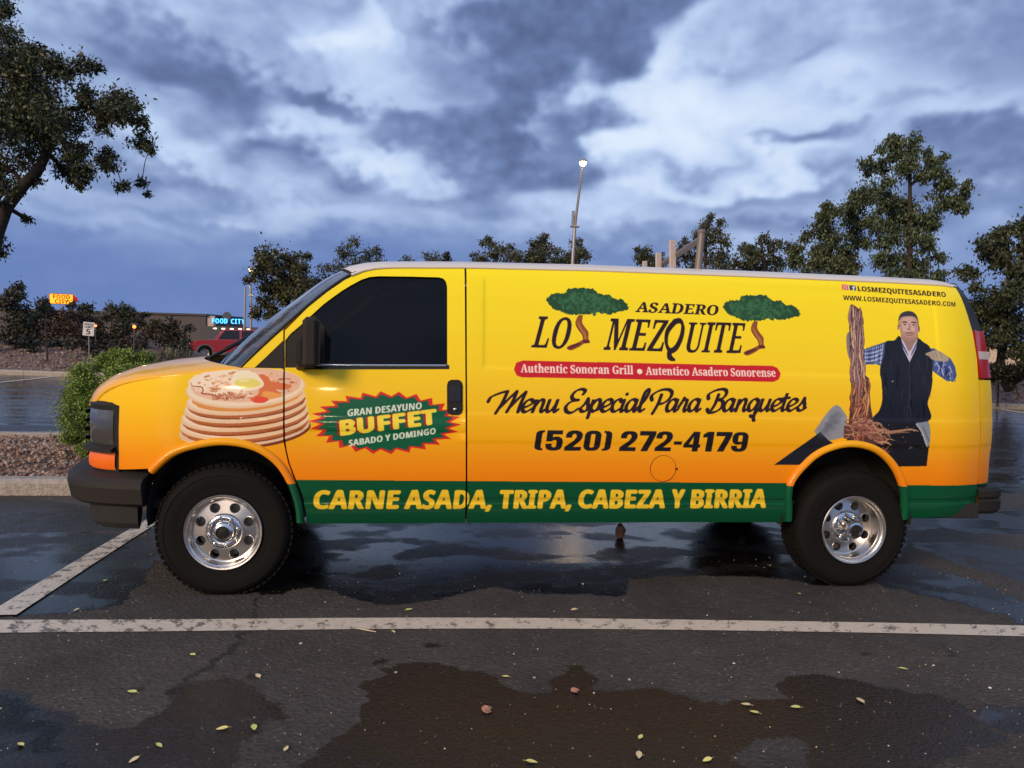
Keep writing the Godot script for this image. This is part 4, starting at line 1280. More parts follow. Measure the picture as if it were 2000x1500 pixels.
	tree("eucalyptus", "wide dark tree cut by the right edge, behind the tail lamp", "tree", "", Vector3(17.81, 0, -15.08) + Vector3(0, .55, 0),
		[Vector4(15.51, 4.37, -14.04, 0.27), Vector4(15.77, 4.62, -14.03, 0.18), Vector4(16.08, 4.52, -13.98, 0.24), Vector4(16.34, 4.73, -13.96, 0.19), Vector4(16.74, 5.15, -13.94, 0.22), Vector4(16.57, 4.83, -13.94, 0.27), Vector4(17.04, 4.96, -13.89, 0.35), Vector4(15.91, 4.11, -13.98, 0.32), Vector4(16.38, 4.13, -13.92, 0.38), Vector4(16.92, 4.28, -13.86, 0.46), Vector4(15.65, 3.7, -13.99, 0.27), Vector4(16.13, 3.58, -13.92, 0.41), Vector4(16.73, 3.53, -13.84, 0.51), Vector4(17.33, 3.88, -13.79, 0.54), Vector4(15.87, 3.1, -13.92, 0.3), Vector4(16.34, 2.91, -13.85, 0.43), Vector4(16.95, 2.79, -13.77, 0.54), Vector4(15.53, 3.29, -13.98, 0.16), Vector4(16.08, 2.43, -13.86, 0.32), Vector4(16.62, 2.18, -13.78, 0.41), Vector4(17.16, 2.13, -13.71, 0.54), Vector4(15.67, 2.69, -13.92, 0.19), Vector4(16.3, 1.8, -13.79, 0.24), Vector4(16.84, 1.64, -13.72, 0.3), Vector4(17.62, 2.81, -13.69, 0.68)],
		.105, 860.0, Color(.034, .042, .022), .7, .24, .5, .15)
	for q in [Vector3(21, 0, -7), Vector3(20, 0, -1), Vector3(18, 0, 6)]:
		var cl := []
		for k in 26:
			cl.append(Vector4(q.x + rng.randfn() * 1.6, 2.6 + rng.randf() * 5.0, q.z + rng.randfn() * 1.6, rng.randf_range(.5, .95)))
		tree("eucalyptus", ["dark eucalyptus at the lot's right side, nearest the far kerb", "dark eucalyptus at the lot's right side, level with the van", "dark eucalyptus at the lot's right side, level with the photographer"][[-7.0, -1.0, 6.0].find(roundf(q.z))], "tree", "", q, cl, .17, 90.0, Color(.035, .04, .022), .9, .24, .3, .16)
	# the dark planting on the bank at left, plant by plant
	for q in [
		["tall_shrub", "tall dark shrub at the left edge, highest of the far planting", Vector3(-15.49, 0, -28.79), [Vector4(-15.46, 3.11, -28.94, 0.29), Vector4(-15.66, 2.83, -28.95, 0.38), Vector4(-15.2, 2.7, -28.89, 0.34), Vector4(-15.69, 2.31, -28.92, 0.46), Vector4(-15.15, 2.2, -28.85, 0.38), Vector4(-15.43, 1.73, -28.86, 0.54), Vector4(-14.89, 1.75, -28.79, 0.29), Vector4(-15.57, 1.16, -28.84, 0.54), Vector4(-14.94, 1.07, -28.76, 0.42)], Color(.028, .030, .018)],
		["tall_shrub", "dark rounded shrub second from the left edge of the far planting", Vector3(-15.23, 0, -30.77), [Vector4(-15.32, 2.62, -30.92, 0.22), Vector4(-15.54, 2.39, -30.93, 0.29), Vector4(-15.1, 2.36, -30.87, 0.27), Vector4(-15.33, 1.95, -30.88, 0.45), Vector4(-15.65, 1.5, -30.89, 0.45), Vector4(-14.95, 1.52, -30.8, 0.4), Vector4(-15.33, 1.02, -30.82, 0.49)], Color(.024, .030, .018)],
		["tall_shrub", "reddish brown shrub below the yellow pylon sign", Vector3(-13.94, 0, -29.61), [Vector4(-14.19, 2.09, -29.73, 0.19), Vector4(-13.87, 2.12, -29.7, 0.19), Vector4(-13.57, 2.08, -29.66, 0.19), Vector4(-14.04, 1.92, -29.7, 0.39), Vector4(-13.56, 1.8, -29.64, 0.39), Vector4(-14.29, 1.42, -29.71, 0.43), Vector4(-13.68, 1.33, -29.63, 0.48), Vector4(-13.21, 1.34, -29.57, 0.3)], Color(.040, .026, .018)],
		["tall_shrub", "broad dull green shrub between the pylon sign and the speed limit sign", Vector3(-13.86, 0, -31.61), [Vector4(-14.13, 2.52, -31.77, 0.23), Vector4(-13.79, 2.39, -31.72, 0.28), Vector4(-13.45, 2.45, -31.68, 0.23), Vector4(-14.01, 2.02, -31.72, 0.41), Vector4(-13.48, 1.92, -31.65, 0.41), Vector4(-14.11, 1.44, -31.7, 0.46), Vector4(-13.65, 1.22, -31.63, 0.51), Vector4(-13.23, 1.08, -31.57, 0.37)], Color(.030, .032, .022)],
		["tall_shrub", "loose grey shrub right of the speed limit sign", Vector3(-13.48, 0, -33.58), [Vector4(-13.87, 2.51, -33.76, 0.19), Vector4(-13.53, 2.57, -33.72, 0.22), Vector4(-13.24, 2.38, -33.67, 0.22), Vector4(-13.69, 2.13, -33.71, 0.29), Vector4(-13.27, 1.6, -33.63, 0.29), Vector4(-13.67, 1.11, -33.65, 0.39), Vector4(-13.16, 1.02, -33.58, 0.39)], Color(.036, .036, .028)],
		["tall_shrub", "dense green treetop at the left end of the dark store", Vector3(-12.69, 0, -33.49), [Vector4(-12.78, 2.59, -33.62, 0.24), Vector4(-12.95, 2.34, -33.63, 0.27), Vector4(-12.51, 2.35, -33.58, 0.29), Vector4(-12.7, 2.01, -33.58, 0.39), Vector4(-12.22, 2.07, -33.52, 0.27), Vector4(-11.93, 2.23, -33.5, 0.17), Vector4(-12.96, 1.76, -33.6, 0.34), Vector4(-12.35, 1.63, -33.51, 0.39)], Color(.020, .030, .018)],
		["low_shrub", "black low hedge at the left edge under the tall shrubs", Vector3(-13.47, 0, -25.52), [Vector4(-14.14, 0.91, -25.62, 0.38), Vector4(-13.67, 0.89, -25.56, 0.34), Vector4(-13.2, 0.94, -25.5, 0.34), Vector4(-12.73, 0.88, -25.44, 0.3)], Color(.012, .014, .010)],
		["low_shrub", "low grey-green shrub right of the thin stake", Vector3(-12.44, 0, -26.39), [Vector4(-12.73, 0.86, -26.45, 0.27), Vector4(-12.35, 0.95, -26.41, 0.31), Vector4(-12.01, 0.85, -26.36, 0.27), Vector4(-11.76, 0.74, -26.32, 0.2)], Color(.030, .030, .022)],
		["low_shrub", "low dark shrub below the speed limit sign", Vector3(-10.75, 0, -25.18), [Vector4(-11, 0.89, -25.23, 0.25), Vector4(-10.66, 0.97, -25.19, 0.28), Vector4(-10.38, 0.83, -25.15, 0.25), Vector4(-10.09, 0.76, -25.11, 0.19)], Color(.024, .022, .016)],
		["low_shrub", "low reddish shrub between the green bush and the red car", Vector3(-10.04, 0, -27.1), [Vector4(-10.5, 0.88, -27.18, 0.26), Vector4(-10.14, 1.05, -27.15, 0.28), Vector4(-9.79, 0.9, -27.1, 0.28), Vector4(-10.29, 0.64, -27.14, 0.2)], Color(.034, .024, .018)],
		["tall_shrub", "tall brown shrub in front of the dark store", Vector3(-10.26, 0, -31.17), [Vector4(-10.64, 1.56, -31.28, 0.28), Vector4(-10.29, 1.85, -31.25, 0.28), Vector4(-9.87, 1.67, -31.19, 0.32), Vector4(-9.56, 1.87, -31.16, 0.23), Vector4(-10.41, 1.2, -31.23, 0.37), Vector4(-9.86, 1.17, -31.16, 0.37), Vector4(-9.41, 1.34, -31.11, 0.28), Vector4(-9.21, 1.69, -31.11, 0.18)], Color(.034, .030, .020)],
		["low_shrub", "dark shrub between two path lamps right of the speed limit sign", Vector3(-11.69, 0, -30.34), [Vector4(-11.89, 1.6, -30.43, 0.27), Vector4(-11.58, 1.48, -30.38, 0.29), Vector4(-11.84, 1.16, -30.39, 0.33), Vector4(-11.44, 1.08, -30.34, 0.31), Vector4(-11.65, 0.72, -30.35, 0.31)], Color(.022, .026, .017)],
		["tall_shrub", "dark brown shrub at the left end of the dark store's wall", Vector3(-11.37, 0, -32.31), [Vector4(-11.56, 1.92, -32.42, 0.21), Vector4(-11.28, 1.79, -32.38, 0.26), Vector4(-11.6, 1.45, -32.4, 0.31), Vector4(-11.17, 1.32, -32.34, 0.31), Vector4(-11.4, 0.94, -32.35, 0.35)], Color(.028, .026, .018)],
		["tall_shrub", "dark shrub behind the speed limit sign", Vector3(-13.02, 0, -30.5), [Vector4(-13.18, 1.84, -30.6, 0.27), Vector4(-12.87, 1.71, -30.56, 0.25), Vector4(-13.08, 1.39, -30.56, 0.33), Vector4(-12.73, 1.31, -30.51, 0.29), Vector4(-12.99, 0.95, -30.53, 0.36)], Color(.024, .028, .018)],
		["low_shrub", "dark shrub just left of the red car's nose", Vector3(-8.99, 0, -30), [Vector4(-9.33, 0.79, -30.06, 0.27), Vector4(-9, 0.97, -30.03, 0.29), Vector4(-8.73, 0.71, -29.98, 0.2)], Color(.026, .030, .018)]]:
		tree(q[0], q[1], "shrub", "planting on the far bank", q[2] + Vector3(0, bank_height(q[2].x, q[2].z) - .1, 0), q[3], .13, 420.0, q[4], .1, .26, .5, .05)
	tree("dry_grass", "pale dry brush in front of the red car", "brush", "", Vector3(-3.46, 0, -10.15), [Vector4(-3.74, 1.03, -10.2, 0.11), Vector4(-3.55, 1.07, -10.17, 0.13), Vector4(-3.35, 1.06, -10.15, 0.13), Vector4(-3.16, 1.01, -10.12, 0.11), Vector4(-2.99, 0.97, -10.1, 0.09), Vector4(-3.64, 0.91, -10.18, 0.13), Vector4(-3.31, 0.91, -10.14, 0.13), Vector4(-3.88, 0.95, -10.21, 0.09)], .09, 1500.0, Color(.13, .115, .095), -1.2, .07, .2, .02)
	for q in [["dark clipped hedge on the bank, behind the van's tail lamp", Vector3(16.29, 0, -13.73), [Vector4(16.04, 1.12, -13.79, 0.19), Vector4(16.26, 1.15, -13.76, 0.2), Vector4(16.38, 1, -13.74, 0.2), Vector4(16.15, 0.95, -13.76, 0.19)]], ["dark clipped hedge on the bank, at the right edge", Vector3(16.85, 0, -13.66), [Vector4(16.61, 1.11, -13.72, 0.19), Vector4(16.85, 1.17, -13.69, 0.2), Vector4(17.06, 1.12, -13.66, 0.22), Vector4(16.72, 0.95, -13.69, 0.2), Vector4(17.01, 0.96, -13.66, 0.22)]]]:
		tree("hedge", q[0], "hedge", "", q[1] + Vector3(0, .5, 0), q[2], .08, 2200.0, Color(.014, .016, .011), 0.0, .3, .2, .03)
	# the fresh green bush by the van's nose
	tree("green_bush", "fresh green bushy shrub on the gravel island in front of the van's nose", "bush", "", Vector3(-2.31, 0, -4.31) + Vector3(0, .13, 0),
		[Vector4(-2.64, 0.94, -4.4, 0.14), Vector4(-2.52, 1.07, -4.39, 0.11), Vector4(-2.39, 1.15, -4.38, 0.11), Vector4(-2.24, 1.18, -4.36, 0.11), Vector4(-2.08, 1.22, -4.35, 0.1), Vector4(-1.92, 1.21, -4.33, 0.09), Vector4(-2.66, 0.73, -4.39, 0.14), Vector4(-2.48, 0.85, -4.37, 0.19), Vector4(-2.27, 0.93, -4.35, 0.2), Vector4(-2.05, 0.99, -4.33, 0.18), Vector4(-1.85, 1.08, -4.31, 0.11), Vector4(-2.68, 0.52, -4.38, 0.11), Vector4(-2.55, 0.58, -4.37, 0.18), Vector4(-2.35, 0.62, -4.35, 0.24), Vector4(-2.13, 0.72, -4.32, 0.24), Vector4(-2.63, 0.36, -4.36, 0.1), Vector4(-2.49, 0.37, -4.35, 0.15), Vector4(-2.32, 0.38, -4.33, 0.19), Vector4(-2.54, 0.24, -4.35, 0.09), Vector4(-2.4, 0.24, -4.33, 0.1), Vector4(-2.72, 0.81, -4.4, 0.07), Vector4(-1.8, 0.98, -4.3, 0.11), Vector4(-2.17, 1.28, -4.36, 0.05), Vector4(-2.02, 1.27, -4.34, 0.05), Vector4(-2.36, 1.23, -4.38, 0.05), Vector4(-1.9, 0.78, -4.3, 0.23), Vector4(-2.07, 0.49, -4.3, 0.23)],
		.021, 16500.0, Color(.14, .205, .045), -.5, .30, .25, .014, M.pale_bark, [], 30)

# ---------------------------------------------------------------- the van: x runs from nose to tail, the visible side looks towards +z
const WX := -1.1      # the printed wrap covers x from here, 6.1 m long, y from 2.05 downwards, 1.7 m high
const WY := 2.05
const PX_M := 671.4

func ramp_at(t: Array, y: float) -> float:
	for i in range(1, t.size()):
		if y <= t[i][0] or i == t.size() - 1:
			return lerpf(t[i - 1][1], t[i][1], (y - t[i - 1][0]) / (t[i][0] - t[i - 1][0]))
	return 0.0

const SECTION := [[.30, -.14], [.40, -.075], [.47, -.04], [.55, -.014], [.70, 0.0], [.95, 0.0], [1.10, -.004], [1.28, -.02], [1.36, -.032], [1.60, -.08], [1.85, -.135], [1.97, -.175], [2.03, -.23], [2.2, -.4]]

func band(v: float, a: float, b: float, soft: float) -> float:
	return smoothstep(a, a + soft, v) * smoothstep(b, b - soft, v)

func zs(x: float, y: float) -> float:
	var z := 0.0
	for k in [-.05, -.025, 0.0, .025, .05]:
		z += ramp_at(SECTION, y + k) * .2
	if x < -.2:
		z -= .30 * pow((-.2 - x) / .6, 2)
	if x > 4.5:
		z -= .14 * pow((x - 4.5) / .45, 2)
	# pressed panel of the cargo side, and the step that runs along door and side
	if x > 1.4:
		z -= .007 * band(x, 1.485, 4.50, .03) * band(y, 1.365, 1.935 - (x - 1.5) * -.010, .03)
		z += .004 * band(y, .92, 1.12, .03)
	else:
		z += .004 * band(y, .985, 1.062, .012) * smoothstep(.05, .30, x)
	z -= .006 * band(y, .545, .60, .02)
	return z

func side_normal(x: float, y: float) -> Vector3:
	var e := .004
	return Vector3(-(zs(x + e, y) - zs(x - e, y)) / (2 * e), -(zs(x, y + e) - zs(x, y - e)) / (2 * e), 1).normalized()

func panel(outer: Array, holes: Array, off := 0.0, thick := .022, mirror := false) -> ArrayMesh:
	# a sheet of bodywork that follows the van's side, with turned-in edges
	var b := MB.new()
	var o := vecs(outer)
	if Geometry2D.is_polygon_clockwise(o):
		o.reverse()
	var hs := []
	for h in holes:
		var hp: PackedVector2Array = vecs(h)
		if Geometry2D.is_polygon_clockwise(hp):
			hp.reverse()
		hs.append(hp)
	var box := Rect2(o[0], Vector2.ZERO)
	for p in o:
		box = box.expand(p)
	var xs := []
	var x := box.position.x
	while x < box.end.x:
		xs.append(x)
		x += .05 if x < .0 or x > 4.4 else .14
	xs.append(box.end.x)
	for f in [1.485, 1.50, 1.515, 4.47, 4.485, 4.50]:
		if f > box.position.x and f < box.end.x:
			xs.append(f)
	var ys := []
	var y := box.position.y
	while y < box.end.y:
		ys.append(y)
		y += .04
	ys.append(box.end.y)
	for f in [.545, .555, .565, .59, .60, .92, .935, .95, .985, .991, .997, 1.05, 1.056, 1.062, 1.09, 1.105, 1.12, 1.365, 1.38, 1.395]:
		if f > box.position.y and f < box.end.y:
			ys.append(f)
	xs.sort()
	ys.sort()
	var flip := Transform3D(Basis(Vector3(1, 0, 0), Vector3(0, 1, 0), Vector3(0, 0, -1)), Vector3(0, 0, -2.0)) if mirror else Transform3D()
	var memo := {}
	var vert := func(p: Vector2) -> int:
		var key := Vector2i(roundi(p.x * 5000), roundi(p.y * 5000))
		if not memo.has(key):
			memo[key] = b.vert(flip * Vector3(p.x, p.y, zs(p.x, p.y) + off), flip.basis * side_normal(p.x, p.y), Vector2((p.x - WX) / 6.1, (WY - p.y) / 1.7))
		return memo[key]
	for i in xs.size() - 1:
		for j in ys.size() - 1:
			if xs[i + 1] - xs[i] < 1e-5 or ys[j + 1] - ys[j] < 1e-5:
				continue
			var cell := PackedVector2Array([Vector2(xs[i], ys[j]), Vector2(xs[i + 1], ys[j]), Vector2(xs[i + 1], ys[j + 1]), Vector2(xs[i], ys[j + 1])])
			var left: Array = Geometry2D.intersect_polygons(o, cell)
			for h in hs:
				var next := []
				for q in left:
					next.append_array(Geometry2D.clip_polygons(q, h))
				left = next
			for q in left:
				if Geometry2D.is_polygon_clockwise(q):
					continue
				var t := Geometry2D.triangulate_polygon(q)
				for k in range(0, t.size(), 3):
					b.tri(vert.call(q[t[k]]), vert.call(q[t[k + 1]]), vert.call(q[t[k + 2]]))
	for ring in [o] + hs:
		var sgn := 1.0 if ring == o else -1.0
		for i in ring.size():
			var p: Vector2 = ring[i]
			var q: Vector2 = ring[(i + 1) % ring.size()]
			var n := maxi(1, ceili(p.distance_to(q) / .08))
			var out := Vector3(q.y - p.y, p.x - q.x, 0).normalized() * sgn
			for k in n:
				var a := p.lerp(q, float(k) / n)
				var c := p.lerp(q, float(k + 1) / n)
				var first := b.v.size()
				for w in [[a, 0.0], [c, 0.0], [c, thick], [a, thick]]:
					var pt: Vector2 = w[0]
					b.vert(flip * Vector3(pt.x, pt.y, zs(pt.x, pt.y) + off - w[1]), flip.basis * out, Vector2((pt.x - WX) / 6.1, (WY - pt.y) / 1.7))
				b.tri(first, first + 1, first + 2)
				b.tri(first, first + 2, first + 3)
	return b.done()

# ---- the print on the wrap
func wrap_picture() -> Image:
	cv = Image.create(4096, 1142, false, Image.FORMAT_RGBA8)
	var stops := [[1142, lin(.76, .17, .005)], [925, lin(.77, .21, .005)], [829, lin(.79, .28, .006)], [740, lin(.81, .40, .007)], [631, lin(.83, .51, .008)], [470, lin(.84, .60, .008)], [250, lin(.86, .70, .009)], [0, lin(.87, .76, .009)]]
	for y in 1142:
		var c: Color = stops[0][1]
		for i in range(1, stops.size()):
			if y <= stops[i - 1][0] and y >= stops[i][0]:
				c = stops[i][1].lerp(stops[i - 1][1], float(y - stops[i][0]) / (stops[i - 1][0] - stops[i][0]))
		cv.fill_rect(Rect2i(0, y, 4096, 1), c)
	var green := lin(.004, .078, .032)
	# the green band along the sill
	fill([vecs([0, 909, 1000, 909, 1400, 909.5, 2100, 911, 3060, 912, 3300, 916, 3900, 921, 4096, 924, 4096, 1142, 0, 1142])], green)
	var gold := lin(.80, .55, .03)
	art = Transform2D(Vector2(2.00789, -0.00526), Vector2(0.00349, 2.14953), Vector2(1040.72, 828.36))
	text("CARNE", "Droid Sans", Vector2(20.5, 92.5), Vector2(185.5, 92.0), 34.5, .12, gold, 1.8)
	art = Transform2D(Vector2(2.06855, -0.00542), Vector2(0.0653, 2.1817), Vector2(1393.25, 825.33))
	text("ASADA,", "Droid Sans", Vector2(20.0, 92.0), Vector2(188.5, 91.8), 34.5, .12, gold, 1.8)
	art = Transform2D(Vector2(2.12834, -0.00557), Vector2(0.127, 2.21296), Vector2(1769.28, 822.31))
	text("TRIPA,", "Droid Sans", Vector2(20.0, 91.5), Vector2(159.5, 91.2), 34.5, .12, gold, 1.8)
	art = Transform2D(Vector2(2.19029, -0.00573), Vector2(0.19186, 2.24488), Vector2(2091.88, 819.38))
	text("CABEZA", "Droid Sans", Vector2(20.5, 91.2), Vector2(188.0, 90.8), 34.5, .12, gold, 1.8)
	art = Transform2D(Vector2(2.23351, -0.00584), Vector2(0.23734, 2.26687), Vector2(2491.94, 816.89))
	text("Y", "Droid Sans", Vector2(16.5, 90.5), Vector2(40.0, 90.5), 34.5, .12, gold, 1.8)
	art = Transform2D(Vector2(2.27072, -0.00594), Vector2(0.27715, 2.28566), Vector2(2566.65, 815.47))
	text("BIRRIA", "Droid Sans", Vector2(20.5, 90.5), Vector2(165.5, 90.0), 34.5, .12, gold, 1.8)
	# pancakes
	art = Transform2D(Vector2(0.26935, -0.00467), Vector2(0.00637, 0.27814), Vector2(549.21, 440.57))
	var cream := lin(.74, .56, .36)
	var pale := lin(.80, .68, .52)
	var brown := lin(.42, .13, .04)
	var deep := lin(.16, .035, .015)
	var gold2 := lin(.66, .28, .07)
	ell(deep, 1010, 1000, 905, 262, -.08)
	ell(lin(.70, .50, .33), 985, 985, 915, 245, -.09)
	ell(brown, 1010, 945, 845, 225, -.09, .01)
	for k in [[985, 905, 905, 245], [990, 800, 890, 235], [1000, 690, 860, 225], [1005, 590, 835, 215]]:
		ell(deep, k[0] + 15, k[1] + 36, k[2] - 22, k[3], -.085, .01)
		ell(brown, k[0] + 5, k[1] + 22, k[2] - 14, k[3], -.085, .01)
		ell(cream, k[0], k[1] - 18, k[2], k[3], -.085)
		ell(pale, k[0] - 90, k[1] - 40, k[2] - 120, k[3] - 20, -.085)
		ell(gold2, k[0] + 20, k[1] - 62, k[2] - 70, k[3] - 10, -.085, .015)
	ell(cream, 1005, 420, 835, 275, -.06)
	ell(pale, 1000, 400, 815, 262, -.06)
	ell(lin(.72, .48, .34), 1010, 375, 770, 235, -.05, .02)
	ell(lin(.82, .72, .56), 700, 330, 480, 170, -.03, .05)
	for k in 150:
		var a := rng.randf() * TAU
		var q := sqrt(rng.randf())
		ell([lin(.46, .17, .07), lin(.74, .44, .26), lin(.80, .62, .48), lin(.56, .26, .12)][k % 4], 1010 + cos(a) * 700 * q, 380 + sin(a) * 205 * q, rng.randf_range(10, 60), rng.randf_range(4, 20), rng.randf_range(-.3, .2), .2)
	poly(lin(.62, .16, .05), [1180, 230, 1300, 250, 1360, 320, 1560, 350, 1640, 400, 1500, 440, 1420, 430, 1500, 520, 1350, 560, 1250, 600, 1120, 610, 1060, 560, 1180, 480])
	poly(lin(.76, .34, .08), [1250, 460, 1420, 480, 1520, 520, 1380, 560, 1230, 560])
	poly(lin(.70, .07, .03), [1130, 540, 1230, 530, 1320, 570, 1240, 620, 1110, 610])
	stroke(lin(.30, .07, .03), 16, [235, 340, 270, 390, 380, 400, 410, 450, 390, 490, 480, 500, 600, 530, 640, 560, 760, 560], -10, .6)
	for k in 26:
		stroke(lin(.34, .09, .04), rng.randf_range(4, 10), [520 + k * 17 + rng.randf() * 20, 470 + rng.randf() * 120, 550 + k * 17, 480 + rng.randf() * 110, 590 + k * 17 + rng.randf() * 20, 485 + rng.randf() * 110], -10, .5)
	poly(lin(.80, .76, .56), [820, 250, 860, 190, 980, 165, 1110, 190, 1190, 260, 1250, 350, 1210, 410, 1060, 450, 900, 440, 800, 380, 790, 300])
	poly(lin(.72, .66, .14), [850, 330, 920, 285, 1080, 280, 1180, 320, 1200, 370, 1080, 410, 930, 405, 860, 370])
	poly(lin(.80, .76, .36), [900, 300, 1000, 288, 1060, 300, 1000, 330, 920, 330])
	# starburst
	art = Transform2D(Vector2(0.3216, -0.00464), Vector2(0.0065, 0.32582), Vector2(1050.81, 528.04))
	for pass_ in [[1.0, lin(.56, .02, .02)], [.905, lin(.005, .10, .045)]]:
		var p := PackedVector2Array()
		for k in 26:
			var t := TAU * k / 26.0 + .05
			var s: float = pass_[0]
			p.append(Vector2(955, 475) + Vector2(cos(t) * 930, sin(t) * 385) * s)
			t += TAU / 52.0 + .035
			p.append(Vector2(955, 475) + Vector2(cos(t) * 790, sin(t) * 325) * (s + (1.0 - s) * .3))
		fill([art * p], pass_[1])
	text("GRAN DESAYUNO", "Droid Sans", Vector2(490, 395), Vector2(1390, 305), 80, .12, lin(.62, .72, .62), 3.0)
	text("BUFFET", "Droid Sans", Vector2(385, 628), Vector2(1545, 486), 176, .06, lin(.30, .02, .02), 15)
	text("BUFFET", "Droid Sans", Vector2(412, 626), Vector2(1575, 484), 176, .06, lin(.80, .66, .05), 13)
	text("SABADO Y DOMINGO", "Droid Sans", Vector2(505, 760), Vector2(1565, 610), 74, .12, lin(.62, .72, .62), 3.0)
	# the name with two trees
	art = Transform2D(Vector2(0.7528, -0.01711), Vector2(-0.00905, 0.72985), Vector2(1692.83, 23.45))
	var ink := lin(.022, .008, .010)
	text("ASADERO", "Droid Serif", Vector2(922, 268), Vector2(1398, 282), 58, .22, ink, 1.2)
	text("LO", "Droid Serif", Vector2(335, 474), Vector2(532, 479), 176, .22, ink, .0)
	text("MEZ", "Droid Serif", Vector2(738, 486), Vector2(1072, 494), 180, .22, ink, .0)
	text("UITE", "Droid Serif", Vector2(1192, 497), Vector2(1528, 503), 176, .22, ink, .0)
	stroke(ink, 32, [1150, 322, 1105, 380, 1098, 450, 1120, 490, 1155, 470, 1185, 410, 1195, 350, 1180, 318, 1150, 322], 1.35)
	poly(ink, [1105, 488, 1135, 482, 1128, 515, 1148, 540, 1140, 550, 1112, 545, 1100, 525])
	for at in [Vector2(1020, 560), Vector2(1365.2, 569)]:
		var keep := art
		art = keep * Transform2D(Vector2(2.941 / 6.667, 0), Vector2(0, 2.941 / 6.667), (at - Vector2(920, 520)) * 2.941)
		var crown := vecs([290, 220, 310, 150, 420, 110, 510, 100, 560, 50, 680, 42, 870, 40, 960, 110, 1080, 120, 1150, 170, 1250, 180, 1330, 260, 1320, 310, 1250, 330, 1080, 372, 1000, 360, 880, 345, 820, 380, 640, 385, 560, 380, 480, 350, 360, 300])
		var jag := PackedVector2Array()
		for q in curve(crown, true, 9):
			jag.append(q + Vector2(rng.randf_range(-12, 12), rng.randf_range(-13, 13)))
		fill([art * jag], lin(.018, .065, .026))
		for k in 260:
			var c := crown[rng.randi() % crown.size()].lerp(Vector2(rng.randf_range(480, 1100), rng.randf_range(150, 290)), rng.randf_range(.22, 1.0))
			ell([lin(.024, .11, .040), lin(.034, .14, .050), lin(.016, .07, .030), lin(.042, .125, .048)][k % 4], c.x, c.y + 6, rng.randf_range(12, 42), rng.randf_range(8, 26), rng.randf() * 3, .25)
		poly(lin(.24, .075, .022), [690, 395, 742, 395, 735, 480, 770, 545, 815, 610, 815, 690, 830, 722, 828, 748, 760, 758, 700, 798, 600, 843, 550, 830, 542, 808, 570, 785, 660, 752, 735, 712, 745, 690, 720, 610, 665, 545, 650, 480])
		poly(lin(.42, .15, .045), [672, 470, 690, 480, 735, 570, 775, 620, 790, 690, 765, 700, 748, 640, 700, 560])
		poly(lin(.10, .02, .012), [560, 812, 600, 780, 690, 750, 720, 760, 640, 806, 575, 830])
		poly(lin(.10, .02, .012), [745, 712, 820, 716, 826, 745, 760, 750])
		stroke(lin(.12, .03, .012), 12, [655, 520, 700, 590, 745, 650, 752, 700], -10, .5)
		art = keep
	# red pill
	var red := lin(.50, .012, .018)
	poly(red, [290, 548, 1718, 577, 1745, 588, 1764, 620, 1748, 655, 1718, 668, 285, 640, 258, 630, 242, 598, 255, 560], false)
	text("Authentic Sonoran Grill", "Droid Serif", Vector2(279, 613), Vector2(905, 624), 46, .0, lin(.78, .66, .60), 1.0)
	text("Autentico Asadero Sonorense", "Droid Serif", Vector2(976, 627), Vector2(1732, 640), 46, .0, lin(.78, .66, .60), 1.0)
	ell(lin(.72, .76, .58), 942, 609, 15, 15)
	script_text("Menu Especial Para Banquetes", Vector2(140, 832), Vector2(1905, 836), 68, .30, ink, 3.0)
	block_text("(520) 272-4179", Vector2(364, 1048), Vector2(1568, 1072), 114, .08, lin(.012, .010, .012))
	# addresses
	art = Transform2D(Vector2(0.75539, -0.0133), Vector2(-0.02669, 0.66391), Vector2(2966.78, -31.61))
	poly(lin(.60, .05, .12), [481, 133, 519, 136, 517, 171, 479, 168], false)
	poly(lin(.72, .62, .52), [487, 139, 513, 141, 511, 165, 485, 163], false)
	stroke(lin(.62, .08, .16), 5, [498, 145, 508, 152, 498, 160, 490, 152, 498, 145])
	poly(lin(.03, .055, .20), [527, 137, 567, 140, 565, 174, 525, 171], false)
	text("f", "Droid Sans", Vector2(542, 172), Vector2(560, 173), 27, 0, lin(.72, .72, .70), 1.0)
	text("LOSMEZQUITESASADERO", "Droid Sans", Vector2(577, 176), Vector2(1131, 206), 33, .0, ink, .4)
	text("WWW.LOSMEZQUITESASADERO.COM", "Droid Sans", Vector2(480, 238), Vector2(1192, 270), 31, .0, ink, .0)
	# the cook at his grill
	art = Transform2D(Vector2(0.62448, -0.01405), Vector2(-0.03644, 0.56905), Vector2(3271.92, 12.52))
	poly(lin(.24, .27, .31), [-105, 1185, -60, 1105, -10, 1032, 20, 1000, 47, 986, 75, 1005, 105, 1044, 128, 1078, 122, 1229, 36, 1252, -45, 1264], false)
	poly(lin(.012, .014, .022), [-366, 1434, -60, 1190, 0, 1250, 80, 1300, 100, 1440], false)
	for k in 60:
		var a := rng.randf()
		ell(Color(.34, .37, .42, .10), lerpf(40, -60, a) + rng.randf_range(-10, 55), lerpf(1030, 1190, a) + rng.randf_range(0, 50), rng.randf_range(14, 34), rng.randf_range(14, 34), rng.randf() * 3, .15)
	poly(lin(.010, .010, .013), [100, 1300, 235, 1130, 345, 1112, 730, 1112, 757, 1300, 757, 1462, 100, 1462], false)
	poly(lin(.20, .26, .33), [640, 1122, 722, 1116, 750, 1180, 757, 1290, 735, 1310, 690, 1210])
	stroke(lin(.42, .46, .52), 9, [640, 1135, 690, 1200, 738, 1300])
	stroke(lin(.10, .12, .17), 8, [690, 1150, 725, 1220, 750, 1270])
	# sleeves, vest
	var blue := lin(.055, .09, .27)
	poly(blue, [240, 570, 300, 548, 405, 512, 400, 600, 368, 695, 330, 682, 240, 686], false)
